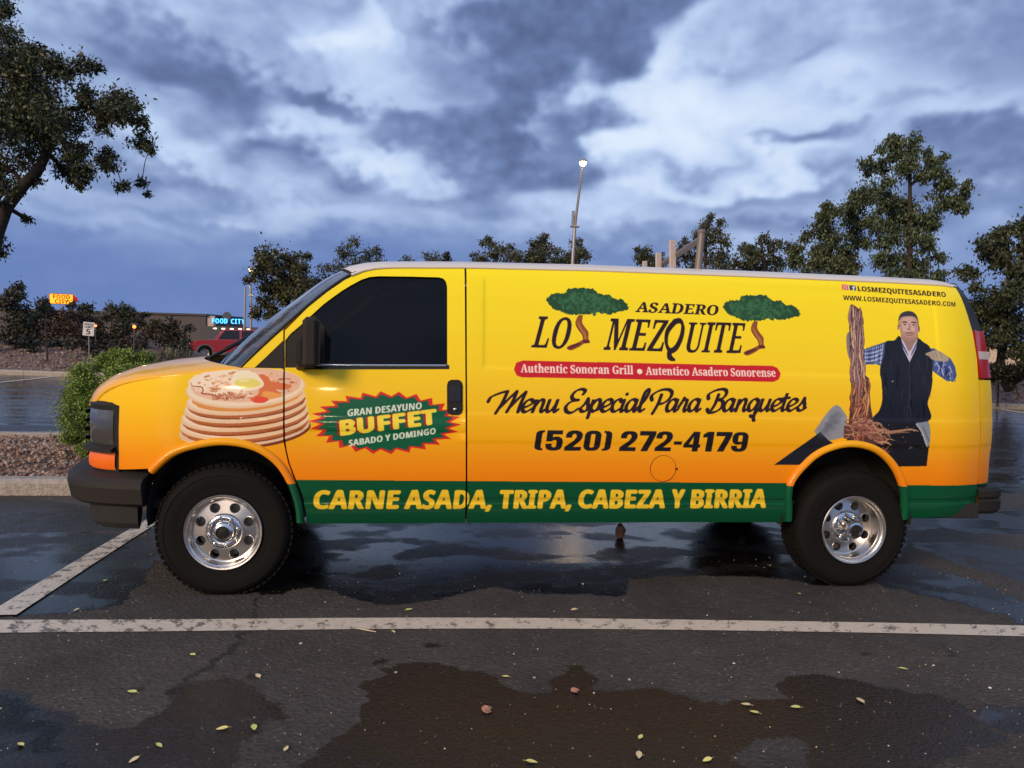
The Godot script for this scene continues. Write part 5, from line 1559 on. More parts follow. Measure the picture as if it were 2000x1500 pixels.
	poly(blue, [738, 560, 770, 560, 860, 615, 895, 640, 930, 700, 942, 770, 920, 812, 862, 812, 830, 790, 760, 735], false)
	for k in 26:
		stroke([lin(.03, .05, .17), lin(.42, .52, .72), lin(.05, .09, .26)][k % 3], rng.randf_range(5, 11), [250 + k * 5.4, 570 - k * 1.6, 254 + k * 4.9 + rng.randf_range(-10, 10), 630, 250 + k * 4.6, 684 - rng.randf() * 12], -10, .4)
	for k in 7:
		stroke([lin(.03, .05, .17), lin(.36, .45, .66)][k % 2], 7, [246, 590 + k * 14, 310, 580 + k * 15, 380, 565 + k * 15 - rng.randf() * 20], -10, .3)
	for k in 44:
		var x0 := rng.randf_range(775, 910)
		var y0 := 600 + (x0 - 775) * .6 + rng.randf_range(20, 80)
		stroke([lin(.012, .018, .08), lin(.42, .50, .70), lin(.02, .035, .15), lin(.14, .22, .5)][k % 4], rng.randf_range(5, 10), [x0, y0, x0 + 10 + rng.randf_range(-16, 16), y0 + 35, x0 + rng.randf_range(-20, 24), y0 + 70], -10, .4)
	poly(lin(.009, .010, .016), [512, 468, 470, 500, 405, 512, 396, 600, 366, 690, 362, 760, 372, 850, 378, 960, 362, 1030, 335, 1116, 728, 1116, 720, 980, 742, 880, 757, 740, 762, 640, 738, 550, 690, 512, 648, 488, 610, 580, 582, 640, 550, 590])
	for k in 34:
		var fx := rng.randf_range(385, 735)
		var fy := rng.randf_range(540, 1000)
		stroke([Color(.20, .21, .27, .35), Color(.02, .02, .03, .6)][k % 2], rng.randf_range(4, 14), [fx, fy, fx + rng.randf_range(-20, 20), fy + 60, fx + rng.randf_range(-34, 34), fy + 130], -10, .8)
	stroke(lin(.03, .032, .042), 5, [584, 650, 580, 800, 576, 950, 570, 1110])
	stroke(lin(.030, .032, .040), 5, [400, 530, 392, 610, 366, 700])
	stroke(lin(.030, .032, .040), 5, [735, 560, 756, 640, 754, 730])
	ell(lin(.5, .5, .52), 450, 812, 4, 6)
	# shirt front, neck, head
	var skin := lin(.42, .27, .225)
	var skin2 := lin(.53, .37, .315)
	poly(lin(.30, .185, .15), [528, 450, 532, 500, 560, 560, 582, 600, 606, 560, 640, 500, 642, 440])
	poly(lin(.50, .52, .64), [560, 560, 582, 585, 606, 560, 600, 640, 584, 672, 568, 640], false)
	poly(lin(.50, .52, .64), [520, 486, 536, 500, 560, 545, 580, 610, 583, 662, 560, 620, 534, 560], false)
	poly(lin(.50, .52, .64), [646, 490, 630, 510, 606, 550, 586, 610, 583, 662, 606, 625, 634, 560], false)
	for k in 4:
		stroke(lin(.06, .08, .26), 6, [526 + k * 11, 510 + k * 22, 540 + k * 10, 560 + k * 18], -10, .3)
		stroke(lin(.06, .08, .26), 6, [640 - k * 11, 512 + k * 22, 626 - k * 9, 562 + k * 18], -10, .3)
	poly(lin(.010, .011, .017), [508, 466, 522, 480, 534, 560, 584, 668, 540, 640, 500, 560, 486, 500], false)
	poly(lin(.010, .011, .017), [650, 470, 660, 500, 668, 560, 620, 640, 584, 668, 634, 560, 646, 490], false)
	poly(lin(.045, .035, .045), [508, 380, 506, 330, 530, 288, 580, 272, 625, 284, 652, 325, 658, 385, 648, 400, 640, 330, 520, 335, 516, 400])
	poly(skin, [516, 350, 522, 325, 560, 312, 610, 312, 642, 330, 652, 370, 654, 430, 640, 470, 610, 494, 580, 498, 548, 488, 522, 455, 514, 410])
	ell(lin(.60, .43, .38), 556, 412, 22, 20)
	ell(lin(.58, .41, .36), 612, 412, 18, 18)
	poly(skin2, [530, 345, 560, 322, 605, 320, 628, 345, 622, 380, 600, 410, 585, 440, 560, 430, 532, 400])
	ell(lin(.36, .22, .18), 503, 398, 9, 22)
	ell(lin(.24, .135, .11), 660, 410, 7, 24)
	stroke(lin(.05, .03, .03), 10, [532, 362, 550, 356, 568, 362], -10, .5)
	stroke(lin(.05, .03, .03), 10, [600, 364, 618, 358, 638, 366], -10, .5)
	ell(lin(.06, .04, .04), 552, 376, 9, 5)
	ell(lin(.06, .04, .04), 618, 379, 9, 5)
	stroke(lin(.20, .11, .09), 7, [586, 370, 590, 400, 574, 412, 596, 418], -10, .5)
	stroke(lin(.16, .06, .055), 8, [556, 446, 578, 440, 600, 443, 620, 447], -10, .5)
	stroke(lin(.22, .12, .10), 6, [560, 456, 586, 462, 612, 456], -10, .5)
	poly(lin(.33, .20, .165), [530, 440, 545, 480, 580, 494, 620, 484, 640, 450, 620, 476, 585, 482, 550, 470])
	# hand at the right shoulder
	poly(lin(.36, .32, .24), [704, 606, 722, 592, 748, 584, 772, 576, 805, 580, 850, 608, 880, 640, 858, 662, 810, 658, 775, 652, 748, 640, 730, 622])
	for k in 4:
		stroke(lin(.20, .16, .12), 5, [722 + k * 26, 594 - k * 4, 736 + k * 27, 612, 745 + k * 27, 640], -10, .5)
	# strips of meat hanging in a column, and the grill full of them
	poly(lin(.22, .19, .20), [112, 480, 128, 440, 160, 460, 165, 640, 140, 650, 118, 590])
	poly(lin(.075, .035, .03), [142, 232, 160, 224, 184, 240, 232, 280, 230, 440, 238, 590, 228, 740, 275, 790, 285, 920, 296, 1000, 320, 1100, 420, 1240, 470, 1282, 330, 1290, 115, 1240, 108, 1150, 140, 1130, 148, 980, 144, 830, 156, 740, 136, 600, 132, 300], false)
	for k in 120:
		var y0 := 222.0 + 900.0 * ((k * 37) % 120) / 120.0 + rng.randf_range(-10, 10)
		var lower := y0 > 700
		var mid := lerpf(180, 226, clampf((y0 - 225) / 800.0, 0, 1))
		var half := 64.0 if lower else 44.0
		var x0 := mid + rng.randf_range(-half, half)
		var l := rng.randf_range(120, 330) if not lower else rng.randf_range(80, 200)
		var tone: Color = [lin(.27, .17, .145), lin(.38, .26, .21), lin(.22, .13, .13), lin(.44, .31, .24), lin(.30, .19, .18)][k % 5]
		if lower:
			tone = [lin(.27, .10, .04), lin(.40, .19, .08), lin(.20, .065, .035), lin(.46, .25, .11), lin(.32, .10, .055)][k % 5]
		var w := rng.randf_range(9, 17)
		var pts := [x0, y0, x0 + rng.randf_range(-14, 14), y0 + l * .3, x0 + rng.randf_range(-16, 16), y0 + l * .65, x0 + rng.randf_range(-20, 20), y0 + l]
		stroke(lin(.055, .024, .022), w + 6, pts, -10, .5)
		stroke(tone, w, pts, -10, .5)
		for m in [0, 2, 4, 6]:
			pts[m] -= w * .2
		stroke(tone * 1.25, w * .35, pts, -10, .7)
	for k in 90:
		var x0 := rng.randf_range(105, 420)
		var y0 := 1130 + maxf(0, x0 - 250) * .6 + rng.randf_range(-30, 90)
		var l := rng.randf_range(50, 130)
		stroke([lin(.36, .20, .12), lin(.24, .09, .06), lin(.46, .28, .16), lin(.17, .06, .05), lin(.30, .13, .10)][k % 5], rng.randf_range(6, 13), [x0, y0, x0 + l * .4, y0 + rng.randf_range(-30, 34), x0 + l * .8, y0 + rng.randf_range(-20, 44)], -10, .6)
	stroke(lin(.34, .21, .12), 17, [380, 1205, 450, 1195, 540, 1185, 600, 1178, 660, 1190], -10, .6)
	stroke(lin(.24, .13, .07), 9, [430, 1212, 520, 1200, 600, 1200], -10, .5)
	for k in 24:
		ell([lin(.16, .08, .05), lin(.30, .30, .32)][k % 2], rng.randf_range(350, 720), rng.randf_range(1120, 1330), rng.randf_range(2, 5), rng.randf_range(2, 5))
	cv.resize(2048, 571, Image.INTERPOLATE_BILINEAR)
	cv.convert(Image.FORMAT_RGB8)
	return cv

# heavy condensed figures in a 6 by 10 box: outline, then an inner opening where there is one
const FIGURES := {
	"0": [6.9, [0, 2, .7, .6, 2, 0, 4, 0, 5.3, .6, 6, 2, 6, 8, 5.3, 9.4, 4, 10, 2, 10, .7, 9.4, 0, 8], [2.2, 1.9, 3, 1.5, 3.8, 1.9, 3.8, 8.1, 3, 8.5, 2.2, 8.1]],
	"1": [4.9, [1.6, 10, 4, 10, 4, 0, 1.6, 0, 1.6, 7.3, 0, 7, 0, 8.6]],
	"2": [6.8, [0, 6.4, 2.2, 6.4, 2.2, 7.9, 3, 8.5, 3.8, 7.9, 3.8, 6.6, 3, 5, 0, 1.8, 0, 0, 6, 0, 6, 1.9, 3, 1.9, 5.4, 5, 6, 6.6, 6, 8.2, 5.2, 9.5, 3.8, 10, 2.2, 10, .8, 9.5, 0, 8.2]],
	"4": [6.9, [3.2, 10, 5.6, 10, 5.6, 3.6, 6.3, 3.6, 6.3, 1.9, 5.6, 1.9, 5.6, 0, 3.4, 0, 3.4, 1.9, 0, 1.9, 0, 3.6], [3.4, 3.6, 3.4, 7.6, 1.9, 3.6]],
	"5": [6.9, [0, 10, 5.6, 10, 5.6, 8, 2.2, 8, 2.2, 6.6, 3, 6.9, 4.4, 6.9, 5.6, 6, 6, 4.6, 6, 2, 5.4, .6, 4, 0, 2, 0, .6, .6, 0, 2, 0, 3.4, 2.2, 3.4, 2.2, 1.9, 3, 1.5, 3.8, 1.9, 3.8, 4.7, 3.2, 5.3, 2.3, 5, 2.2, 4.6, 0, 4.6]],
	"7": [6.3, [0, 10, 6, 10, 6, 8.2, 3.6, 0, 1.1, 0, 3.5, 7.9, 0, 7.9]],
	"9": [6.9, [6, 8, 6, 2, 5.3, .6, 4, 0, 2, 0, .7, .6, 0, 2, 0, 3, 2.2, 3, 2.2, 1.9, 3, 1.5, 3.8, 1.9, 3.8, 4, 3, 3.6, 1.6, 3.6, .5, 4.4, 0, 5.6, 0, 8, .7, 9.4, 2, 10, 4, 10, 5.3, 9.4], [2.2, 5.3, 3, 5, 3.8, 5.3, 3.8, 8.1, 3, 8.5, 2.2, 8.1]],
	"(": [3.9, [3, 10, 1.2, 9.8, .2, 9, 0, 8, 0, 2, .2, 1, 1.2, .2, 3, 0, 3, .9, 2.4, 1.2, 2.2, 2, 2.2, 8, 2.4, 8.8, 3, 9.1]],
	")": [3.9, [0, 10, 1.8, 9.8, 2.8, 9, 3, 8, 3, 2, 2.8, 1, 1.8, .2, 0, 0, 0, .9, .6, 1.2, .8, 2, .8, 8, .6, 8.8, 0, 9.1]],
	"-": [3.7, [0, 3.4, 2.9, 3.4, 2.9, 5.1, 0, 5.1]],
	" ": [2.4]}

func block_text(s: String, a: Vector2, b: Vector2, high: float, slant: float, col: Color):
	var total := -.9
	for ch in s:
		total += FIGURES[ch][0]
	var ex := (b - a) / total
	var ey := (b - a).orthogonal().normalized() * high / 10.0
	if ey.y > 0.0:
		ey = -ey
	ey += (b - a).normalized() * slant * high / 10.0
	var x := 0.0
	for ch in s:
		var g: Array = FIGURES[ch]
		var T := art * Transform2D(ex, ey, a + ex * x)
		var cs := []
		for k in range(1, g.size()):
			cs.append(T * vecs(g[k]))
		if cs.size():
			fill(cs, col)
		x += g[0]

func arch_strip(b: MB, a: Array, inset: float, r: float):
	# the rolled lip round a wheel opening
	var p := curve(vecs(a), false, 8)
	var rows := []
	for i in p.size():
		var d := (p[mini(i + 1, p.size() - 1)] - p[maxi(i - 1, 0)]).normalized()
		var o := Vector2(d.y, -d.x)
		var row := []
		for k in 9:
			var t := PI * k / 8.0
			var q := p[i] + o * (inset + r * cos(t))
			var n := Vector3(o.x * cos(t), o.y * cos(t), sin(t))
			row.append(b.vert(Vector3(q.x, q.y, zs(p[i].x, p[i].y) - .012 + sin(t) * .042), n.normalized(), Vector2((4.76 - WX) / 6.1, (WY - q.y) / 1.7)))
		rows.append(row)
	for i in p.size() - 1:
		for k in 8:
			b.tri(rows[i][k], rows[i + 1][k], rows[i + 1][k + 1])
			b.tri(rows[i][k], rows[i + 1][k + 1], rows[i][k + 1])

func wheel(t: Node3D, x: float, z: float, out: float, dish: float, hub: float, label: String):
	var c := Vector3(x, .382, z)
	var ax := Vector3(0, 0, out)
	var tb := MB.new()
	tb.lathe([Vector2(.205, -.005), Vector2(.222, .004), Vector2(.245, .010), Vector2(.262, .008), Vector2(.275, .013), Vector2(.31, .016), Vector2(.335, .012), Vector2(.338, .016), Vector2(.352, .010), Vector2(.362, .002), Vector2(.374, -.012), Vector2(.384, -.030), Vector2(.3865, -.06), Vector2(.3865, -.20), Vector2(.378, -.225), Vector2(.34, -.25), Vector2(.21, -.255)], c, ax, 64)
	var w := part("wheel", tb.done(), M.rubber, t)
	w.set_meta("label", label)
	var tread := MB.new()
	for k in 60:
		for s in 4:
			var a := TAU * (k + s * .5) / 60.0
			var r := Vector3(cos(a), sin(a), 0)
			tread.box(c + r * .386 + ax * (-.035 - s * .052), Vector3(.012, .030, .040), .002, Basis(r, Vector3(-r.y, r.x, 0), Vector3(0, 0, 1)))
	var tp := part("tread_blocks", tread.done(), M.rubber, w)
	tp.set_meta("kind", "stuff")
	var rim := MB.new()
	rim.lathe([Vector2(.195, -.02), Vector2(.215, .006), Vector2(.2215, .012), Vector2(.2225, .018), Vector2(.219, .022), Vector2(.212, .020), Vector2(.207, .008), Vector2(.200, .004), Vector2(.196, -.010), Vector2(.190, -.016), Vector2(.186, -dish + .004), Vector2(.178, -dish)], c, ax, 64)
	part("rim", rim.done(), M.aluminium, w)
	# the disc with eight round holes
	var disc := MB.new()
	var hr := .0285
	var hc := .146
	for k in 16:
		var a0 := TAU * k / 16.0 + TAU / 16.0
		var a1 := a0 + TAU / 16.0
		var seg := PackedVector2Array()
		for i in 7:
			seg.append(Vector2.from_angle(lerpf(a0, a1, i / 6.0)) * .182)
		for i in 7:
			seg.append(Vector2.from_angle(lerpf(a1, a0, i / 6.0)) * .085)
		var hole := PackedVector2Array()
		var ha := a0 if k % 2 == 0 else a1
		for i in 24:
			hole.append(Vector2.from_angle(ha) * hc + Vector2.from_angle(TAU * i / 24.0) * hr)
		for q in Geometry2D.clip_polygons(seg, hole):
			var tr := Geometry2D.triangulate_polygon(q)
			var first := disc.v.size()
			for p in q:
				var cone: float = -dish + .016 * (1.0 - clampf((p.length() - .085) / .097, 0, 1))
				disc.vert(c + Vector3(p.x, p.y, 0) + ax * cone, (ax + Vector3(p.x, p.y, 0).normalized() * .16).normalized())
			for i in range(0, tr.size(), 3):
				disc.tri(first + tr[i], first + tr[i + 1], first + tr[i + 2])
		if k % 2 == 0:
			var hp := Vector2.from_angle(ha) * hc
			disc.lathe([Vector2(hr * 1.10, -dish + .006), Vector2(hr, -dish + .009), Vector2(hr * .98, -dish + .004), Vector2(hr * .96, -dish - .03)], c + Vector3(hp.x, hp.y, 0), ax, 20)
	part("rim_disc", disc.done(), M.aluminium, w)
	var back := MB.new()
	back.lathe([Vector2(0, -dish - .06), Vector2(.165, -dish - .06), Vector2(.172, -dish - .07), Vector2(.172, -dish - .14)], c, ax, 32)
	part("brake_drum", back.done(), M.steel, w)
	var hb := MB.new()
	hb.lathe([Vector2(.108, -dish + .004), Vector2(.104, -dish + .024), Vector2(.094, -dish + .032), Vector2(.072, -dish + .034), Vector2(.064, -dish + hub * .55), Vector2(.058, -dish + hub * .9), Vector2(.052, -dish + hub), Vector2(.040, -dish + hub + .003), Vector2(.036, -dish + hub - .006)], c, ax, 40)
	part("hub", hb.done(), M.chrome, w)
	var cap := MB.new()
	cap.lathe([Vector2(.037, -dish + hub - .008), Vector2(.02, -dish + hub - .002), Vector2(0, -dish + hub)], c, ax, 24)
	part("hub_cap", cap.done(), M.black_plastic, w)
	for k in 8:
		var a := TAU * k / 8.0 + .2
		var nut := MB.new()
		nut.lathe([Vector2(.0115, -dish + .02), Vector2(.0115, -dish + .050), Vector2(.008, -dish + .056), Vector2(0, -dish + .057)], c + Vector3(cos(a), sin(a), 0) * .084, ax, 6)
		part("wheel_nut", nut.done(), M.chrome, w)

func plan_strip(b: MB, plan: Array, sec: Array, close_ends := true):
	# a section (outward, up) carried along a plan curve (x, z), mirrored to the van's other side
	var p := curve(vecs(plan), false, 6)
	var full := PackedVector2Array(p)
	for i in range(p.size() - 2, -1, -1):
		full.append(Vector2(p[i].x, -2.0 - p[i].y))
	var rows := []
	for i in full.size():
		var d := (full[mini(i + 1, full.size() - 1)] - full[maxi(i - 1, 0)]).normalized()
		var o := Vector3(d.y, 0, -d.x)
		if o.x > 0.0 and absf(o.z) < .9:
			o = -o
		if i < 4 and o.z < 0.0:
			o = -o
		if i > full.size() - 5 and o.z > 0.0:
			o = -o
		rows.append([Vector3(full[i].x, 0, full[i].y), o])
	for k in sec.size() - 1:
		var s0: Vector2 = sec[k]
		var s1: Vector2 = sec[k + 1]
		var dn := Vector2(s1.y - s0.y, s0.x - s1.x).normalized()
		var ids := []
		for r in rows:
			var o: Vector3 = r[1]
			var n := (o * dn.x + Vector3.UP * dn.y).normalized()
			ids.append([b.vert(r[0] + o * s0.x + Vector3.UP * s0.y, n), b.vert(r[0] + o * s1.x + Vector3.UP * s1.y, n)])
		for i in rows.size() - 1:
			b.tri(ids[i][0], ids[i + 1][0], ids[i + 1][1])
			b.tri(ids[i][0], ids[i + 1][1], ids[i][1])
	if close_ends:
		for e in [0, rows.size() - 1]:
			var pts := []
			for s in sec:
				pts.append(rows[e][0] + rows[e][1] * s.x + Vector3.UP * s.y)
			b.flat(pts, Vector3.RIGHT)

func shoulder(x: float) -> float:
	return ramp_at([[-.84, 1.06], [-.80, 1.115], [-.74, 1.165], [-.66, 1.205], [-.55, 1.240], [-.40, 1.272], [-.2, 1.302], [0.0, 1.332], [.12, 1.347], [.4, 1.347]], x)

func van():
	var t := thing("delivery_van", "yellow to orange delivery van wrapped with restaurant lettering, parked across the stall lines", "van")
	var body := StandardMaterial3D.new()
	body.albedo_texture = ImageTexture.create_from_image(wrap_picture())
	body.roughness = .27
	body.texture_repeat = false
	body.metallic_specular = .30
	body.clearcoat_enabled = true
	body.clearcoat = .28
	body.clearcoat_roughness = .06
	var arch_f := [-0.421, 0.752, -0.389, 0.784, -0.298, 0.863, -0.156, 0.918, 0.014, 0.941, 0.185, 0.91, 0.316, 0.825, 0.36, 0.774, 0.401, 0.699, 0.448, 0.55, 0.454, 0.426]
	var arch_r := [3.477, 0.426, 3.444, 0.678, 3.494, 0.764, 3.558, 0.843, 3.692, 0.933, 3.857, 0.971, 4.034, 0.94, 4.171, 0.841, 4.246, 0.725, 4.264, 0.681, 4.313, 0.448]
	# front wing
	var wing := [-.622, .727, -.624, 1.055, -.632, 1.085, -.652, 1.108, -.68, 1.118, -.80, 1.098]
	for k in 22:
		var x := lerpf(-.80, .322, k / 21.0)
		wing.append_array([x, shoulder(x) if k > 0 else 1.115])
	wing.append_array([0.329, 1.34, 0.338, 0.93, 0.353, 0.855, 0.368, 0.795, 0.395, 0.72])
	var af := vecs(arch_f)
	for i in range(8, -1, -1):
		wing.append_array([af[i].x, af[i].y])
	part("front_wing", panel(wing, []), body, t)
	# front door with its window opening
	var win := [0.34, 1.352, 0.333, 1.51, 0.358, 1.547, 0.411, 1.596, 0.479, 1.665, 0.544, 1.731, 0.599, 1.776, 0.648, 1.815, 0.695, 1.847, 0.76, 1.887, 0.808, 1.905, 0.862, 1.912, 1.046, 1.917, 1.225, 1.919, 1.25, 1.912, 1.266, 1.894, 1.274, 1.863, 1.278, 1.613, 1.282, 1.374]
	var door := [0.339, 1.346, 0.329, 1.567, 0.451, 1.704, 0.565, 1.806, 0.658, 1.877, 0.74, 1.926, 0.83, 1.955, 0.922, 1.966, 1.138, 1.977, 1.379, 1.986, 1.383, 1.741, 1.39, 1.371, 1.4, 0.942, 1.407, 0.695, 1.411, 0.427, 0.954, 0.423, 0.472, 0.422, 0.467, 0.501, 0.448, 0.612, 0.41, 0.708, 0.377, 0.795, 0.359, 0.87, 0.348, 0.945]
	part("front_door", panel(door, [win]), body, t)
	var door_part := t.get_node("front_door")
	# body pillar ahead of the door, the black quarter and the frame below the glass
	part("windscreen_pillar", panel([0.098, 1.347, 0.186, 1.441, 0.282, 1.539, 0.319, 1.573, 0.321, 1.51, 0.23, 1.412, 0.167, 1.348], []), body, t)
	part("quarter_trim", panel([0.173, 1.347, 0.323, 1.504, 0.33, 1.351], [], -.004), M.black_plastic, t)
	part("mirror_corner", panel([0.343, 1.347, 0.336, 1.507, 0.411, 1.592, 0.488, 1.668, 0.556, 1.592, 0.565, 1.352], [], -.008), M.black_plastic, door_part)
	part("side_window", panel([0.34, 1.346, 0.333, 1.51, 0.453, 1.64, 0.599, 1.779, 0.695, 1.85, 0.808, 1.908, 1.25, 1.922, 1.279, 1.863, 1.286, 1.368], [], -.016, .004), M.tint, door_part)
	var bl := MB.new()
	bl.tube([Vector3(.47, 1.372, -.026), Vector3(.9, 1.379, -.027), Vector3(1.275, 1.387, -.029)], [.006, .007, .007], 10)
	part("belt_strip", bl.done(), M.chrome, door_part)
	part("belt_seal", panel([0.464, 1.37, 1.28, 1.391, 1.292, 1.39, 1.292, 1.367, 0.465, 1.346], [], .004, .012), M.trim, door_part)
	var hd := [1.282, 1.271, 1.288, 1.292, 1.306, 1.303, 1.349, 1.304, 1.367, 1.294, 1.375, 1.273, 1.378, 1.126, 1.371, 1.105, 1.353, 1.094, 1.31, 1.093, 1.291, 1.104, 1.285, 1.125]
	var handle := part("door_handle", panel(hd, [], .005, .02), M.black_plastic, door_part)
	part("handle_paddle", panel([1.293, 1.271, 1.363, 1.273, 1.365, 1.175, 1.294, 1.174], [], .012, .012), M.trim, handle)
	var lk := MB.new()
	lk.lathe([Vector2(.009, 0), Vector2(.009, .006), Vector2(.006, .008), Vector2(0, .008)], Vector3(1.333, 1.128, .004), Vector3.BACK, 14)
	part("lock", lk.done(), M.chrome, handle)
	# cargo side
	var cargo := [1.391, 1.985, 1.675, 1.99, 2.329, 2, 3.356, 2.011, 4.069, 2.01, 4.432, 2.004, 4.589, 2, 4.656, 1.998, 4.69, 1.981, 4.734, 1.854, 4.787, 1.685, 4.807, 1.515, 4.805, 1.379, 4.807, 1.177, 4.825, 0.835, 4.828, 0.676, 4.859, 0.466, 4.644, 0.467, 4.312, 0.45]
	var ar := vecs(arch_r)
	for i in range(ar.size() - 1, -1, -1):
		cargo.append_array([ar[i].x, ar[i].y])
	cargo.append_array([2.681, 0.428, 2.023, 0.426, 1.423, 0.427, 1.417, 0.695, 1.41, 0.943, 1.4, 1.371])
	var cargo_part := part("cargo_side", panel(cargo, []), body, t)
	# fuel flap: a shallow ring groove with a finger notch
	var fd := MB.new()
	fd.lathe([Vector2(.0805, .0), Vector2(.0812, .0035), Vector2(.0826, .0035), Vector2(.0833, 0.0)], Vector3(2.630, .781, -.001), Vector3.BACK, 48)
	var ff := part("fuel_flap_edge", fd.done(), M.trim, cargo_part)
	var fn := MB.new()
	fn.box(Vector3(2.716, .778, .001), Vector3(.016, .012, .006), .002)
	part("finger_notch", fn.done(), M.trim, ff)
	# rear corner: yellow pillar, tail lamp
	part("rear_corner", panel([4.824, 1.372, 4.961, 1.368, 4.972, 1.171, 4.973, 0.998, 4.96, 0.824, 4.96, 0.655, 4.844, 0.671, 4.84, 0.834, 4.822, 1.176], []), body, t)
	var tl := [4.8, 1.699, 4.906, 1.701, 4.934, 1.551, 4.957, 1.385, 4.82, 1.383, 4.812, 1.515]
	var lamp := part("tail_lamp", panel(tl, [], .008, .10), M.red_lens, t)
	part("reversing_lens", panel([4.819, 1.563, 4.936, 1.561, 4.949, 1.509, 4.823, 1.51], [], .0095, .02), M.white_lens, lamp)
	part("rear_door_glass", panel([4.635, 2.017, 4.721, 2.02, 4.78, 1.93, 4.848, 1.811, 4.907, 1.706, 4.798, 1.702, 4.743, 1.851, 4.702, 1.986, 4.662, 2.005], [], -.012, .05), M.trim, t)
	# wheel arch lips
	var lf := MB.new()
	arch_strip(lf, [-0.421, 0.752, -0.298, 0.863, -0.156, 0.918, 0.014, 0.941, 0.185, 0.91, 0.316, 0.825, 0.401, 0.699, 0.448, 0.55, 0.454, 0.433], .022, .024)
	part("arch_lip", lf.done(), body, t)
	var lr := MB.new()
	arch_strip(lr, [3.475, 0.434, 3.444, 0.678, 3.558, 0.843, 3.692, 0.933, 3.857, 0.971, 4.034, 0.94, 4.171, 0.841, 4.264, 0.681, 4.313, 0.455], .022, .024)
	part("arch_lip", lr.done(), body, t)
	# wheel housings
	for x in [[.0, .43], [3.885, .45]]:
		for s in [0, 1]:
			var wh := MB.new()
			wh.lathe([Vector2(x[1], 0.0), Vector2(x[1] - .01, .40), Vector2(.0, .40)], Vector3(x[0], .50, -.03 if s == 0 else -1.97), Vector3(0, 0, -1 if s == 0 else 1), 28, PI - .2, TAU + .2)
			part("wheel_housing", wh.done(), M.under, t)
	# bonnet, from the left wing's shoulder over to the right one
	var hood := MB.new()
	hood.grid(56, 26, func(u, v):
		var s: float = absf(u * 2.0 - 1.0)
		var c := 1.0 - s
		var xn := lerpf(-.80, -1.045, 1.0 - pow(s, 1.45))
		var xc := lerpf(.10, -.27, 1.0 - pow(s, 2.6))
		var x := lerpf(xn, xc, pow(v, 1.15))
		var xs := lerpf(-.80, .10, pow(v, 1.15))
		var ysh := shoulder(xs)
		var yc := ramp_at([[0.0, 1.05], [.06, 1.13], [.14, 1.19], [.3, 1.262], [.5, 1.318], [.75, 1.362], [1.0, 1.388]], v)
		var z0 := zs(xs, ysh)
		var z := lerpf(z0, -1.0, pow(c, 1.42))
		return Vector3(x, lerpf(ysh, yc, 1.0 - pow(s, 2.8)), z if u < .5 else -2.0 - z), true, func(p): return Vector2((p.x - WX) / 6.1, (WY - minf(p.y, 1.30)) / 1.7))
	var hood_paint := solid(lin(.80, .42, .012))
	hood_paint.metallic_specular = .38
	hood_paint.clearcoat = .55
	part("bonnet", hood.done(), hood_paint, t)
	# the nose below the bonnet: black surround, lamps
	var plan := [-.622, -.150, -.70, -.178, -.78, -.235, -.85, -.33, -.92, -.52, -.97, -.78, -.985, -1.0]
	var nose := MB.new()
	plan_strip(nose, plan, [Vector2(-.04, .66), Vector2(.0, .665), Vector2(.0, 1.10), Vector2(-.05, 1.125)])
	part("grille_surround", nose.done(), M.black_plastic, t)
	for s in [0, 1]:
		var q := curve(vecs(plan), false, 6)
		for lampdef in [["headlamp", .868, 1.072, 3, 18, .012, M.lamp_lens], ["turn_signal", .722, .822, 2, 17, .030, M.amber_lens]]:
			var lb := MB.new()
			var rows := []
			for i in range(lampdef[3], lampdef[4] + 1):
				var dd := (q[i + 1] - q[i - 1]).normalized()
				var o := Vector2(dd.y, -dd.x)
				if o.x > 0:
					o = -o
				var edge: float = smoothstep(0.0, .22, float(i - lampdef[3]) / (lampdef[4] - lampdef[3])) * smoothstep(1.0, .78, float(i - lampdef[3]) / (lampdef[4] - lampdef[3]))
				var row := []
				for k in 7:
					var y := lerpf(lampdef[1], lampdef[2], k / 6.0)
					var bulge: float = lampdef[5] * (0.35 + .65 * edge) * (1.0 - pow(absf(k - 3.0) / 3.0, 4) * .8)
					var pt := q[i] + o * bulge
					var n3 := Vector3(o.x, (k - 3.0) * .12, o.y)
					var p3 := Vector3(pt.x, y, pt.y)
					if s == 1:
						p3.z = -2.0 - p3.z
						n3.z = -n3.z
					row.append(lb.vert(p3, n3.normalized()))
				rows.append(row)
			for i in rows.size() - 1:
				for k in 6:
					lb.tri(rows[i][k], rows[i + 1][k], rows[i + 1][k + 1])
					lb.tri(rows[i][k], rows[i + 1][k + 1], rows[i][k + 1])
			part(lampdef[0], lb.done(), lampdef[6], t)
		var ledge := MB.new()
		var lq := q.slice(2, 19)
		for i in lq.size() - 1:
			var pts := []
			for w in [[lq[i], .0], [lq[i + 1], .0], [lq[i + 1], .045], [lq[i], .045]]:
				var d2 := (lq[i + 1] - lq[i]).normalized()
				var o2 := Vector2(d2.y, -d2.x)
				if o2.x > 0:
					o2 = -o2
				var a: Vector2 = w[0] + o2 * w[1]
				pts.append(Vector3(a.x, .862 if w[1] == 0.0 else .846, a.y if s == 0 else -2.0 - a.y))
			ledge.flat(pts, Vector3.UP)
			var low := []
			for m in [2, 3]:
				low.append(pts[m])
			ledge.flat([low[0], low[1], low[1] - Vector3(0, .02, 0), low[0] - Vector3(0, .02, 0)], pts[2] - pts[1])
		part("lamp_ledge", ledge.done(), M.grey_plastic, t)
	var gr := MB.new()
	for k in 5:
		plan_strip(gr, [-.93, -.50, -.96, -.64, -.985, -.85, -.992, -1.0], [Vector2(.0, .80 + k * .055), Vector2(.02, .805 + k * .055), Vector2(.02, .820 + k * .055), Vector2(.0, .825 + k * .055)], false)
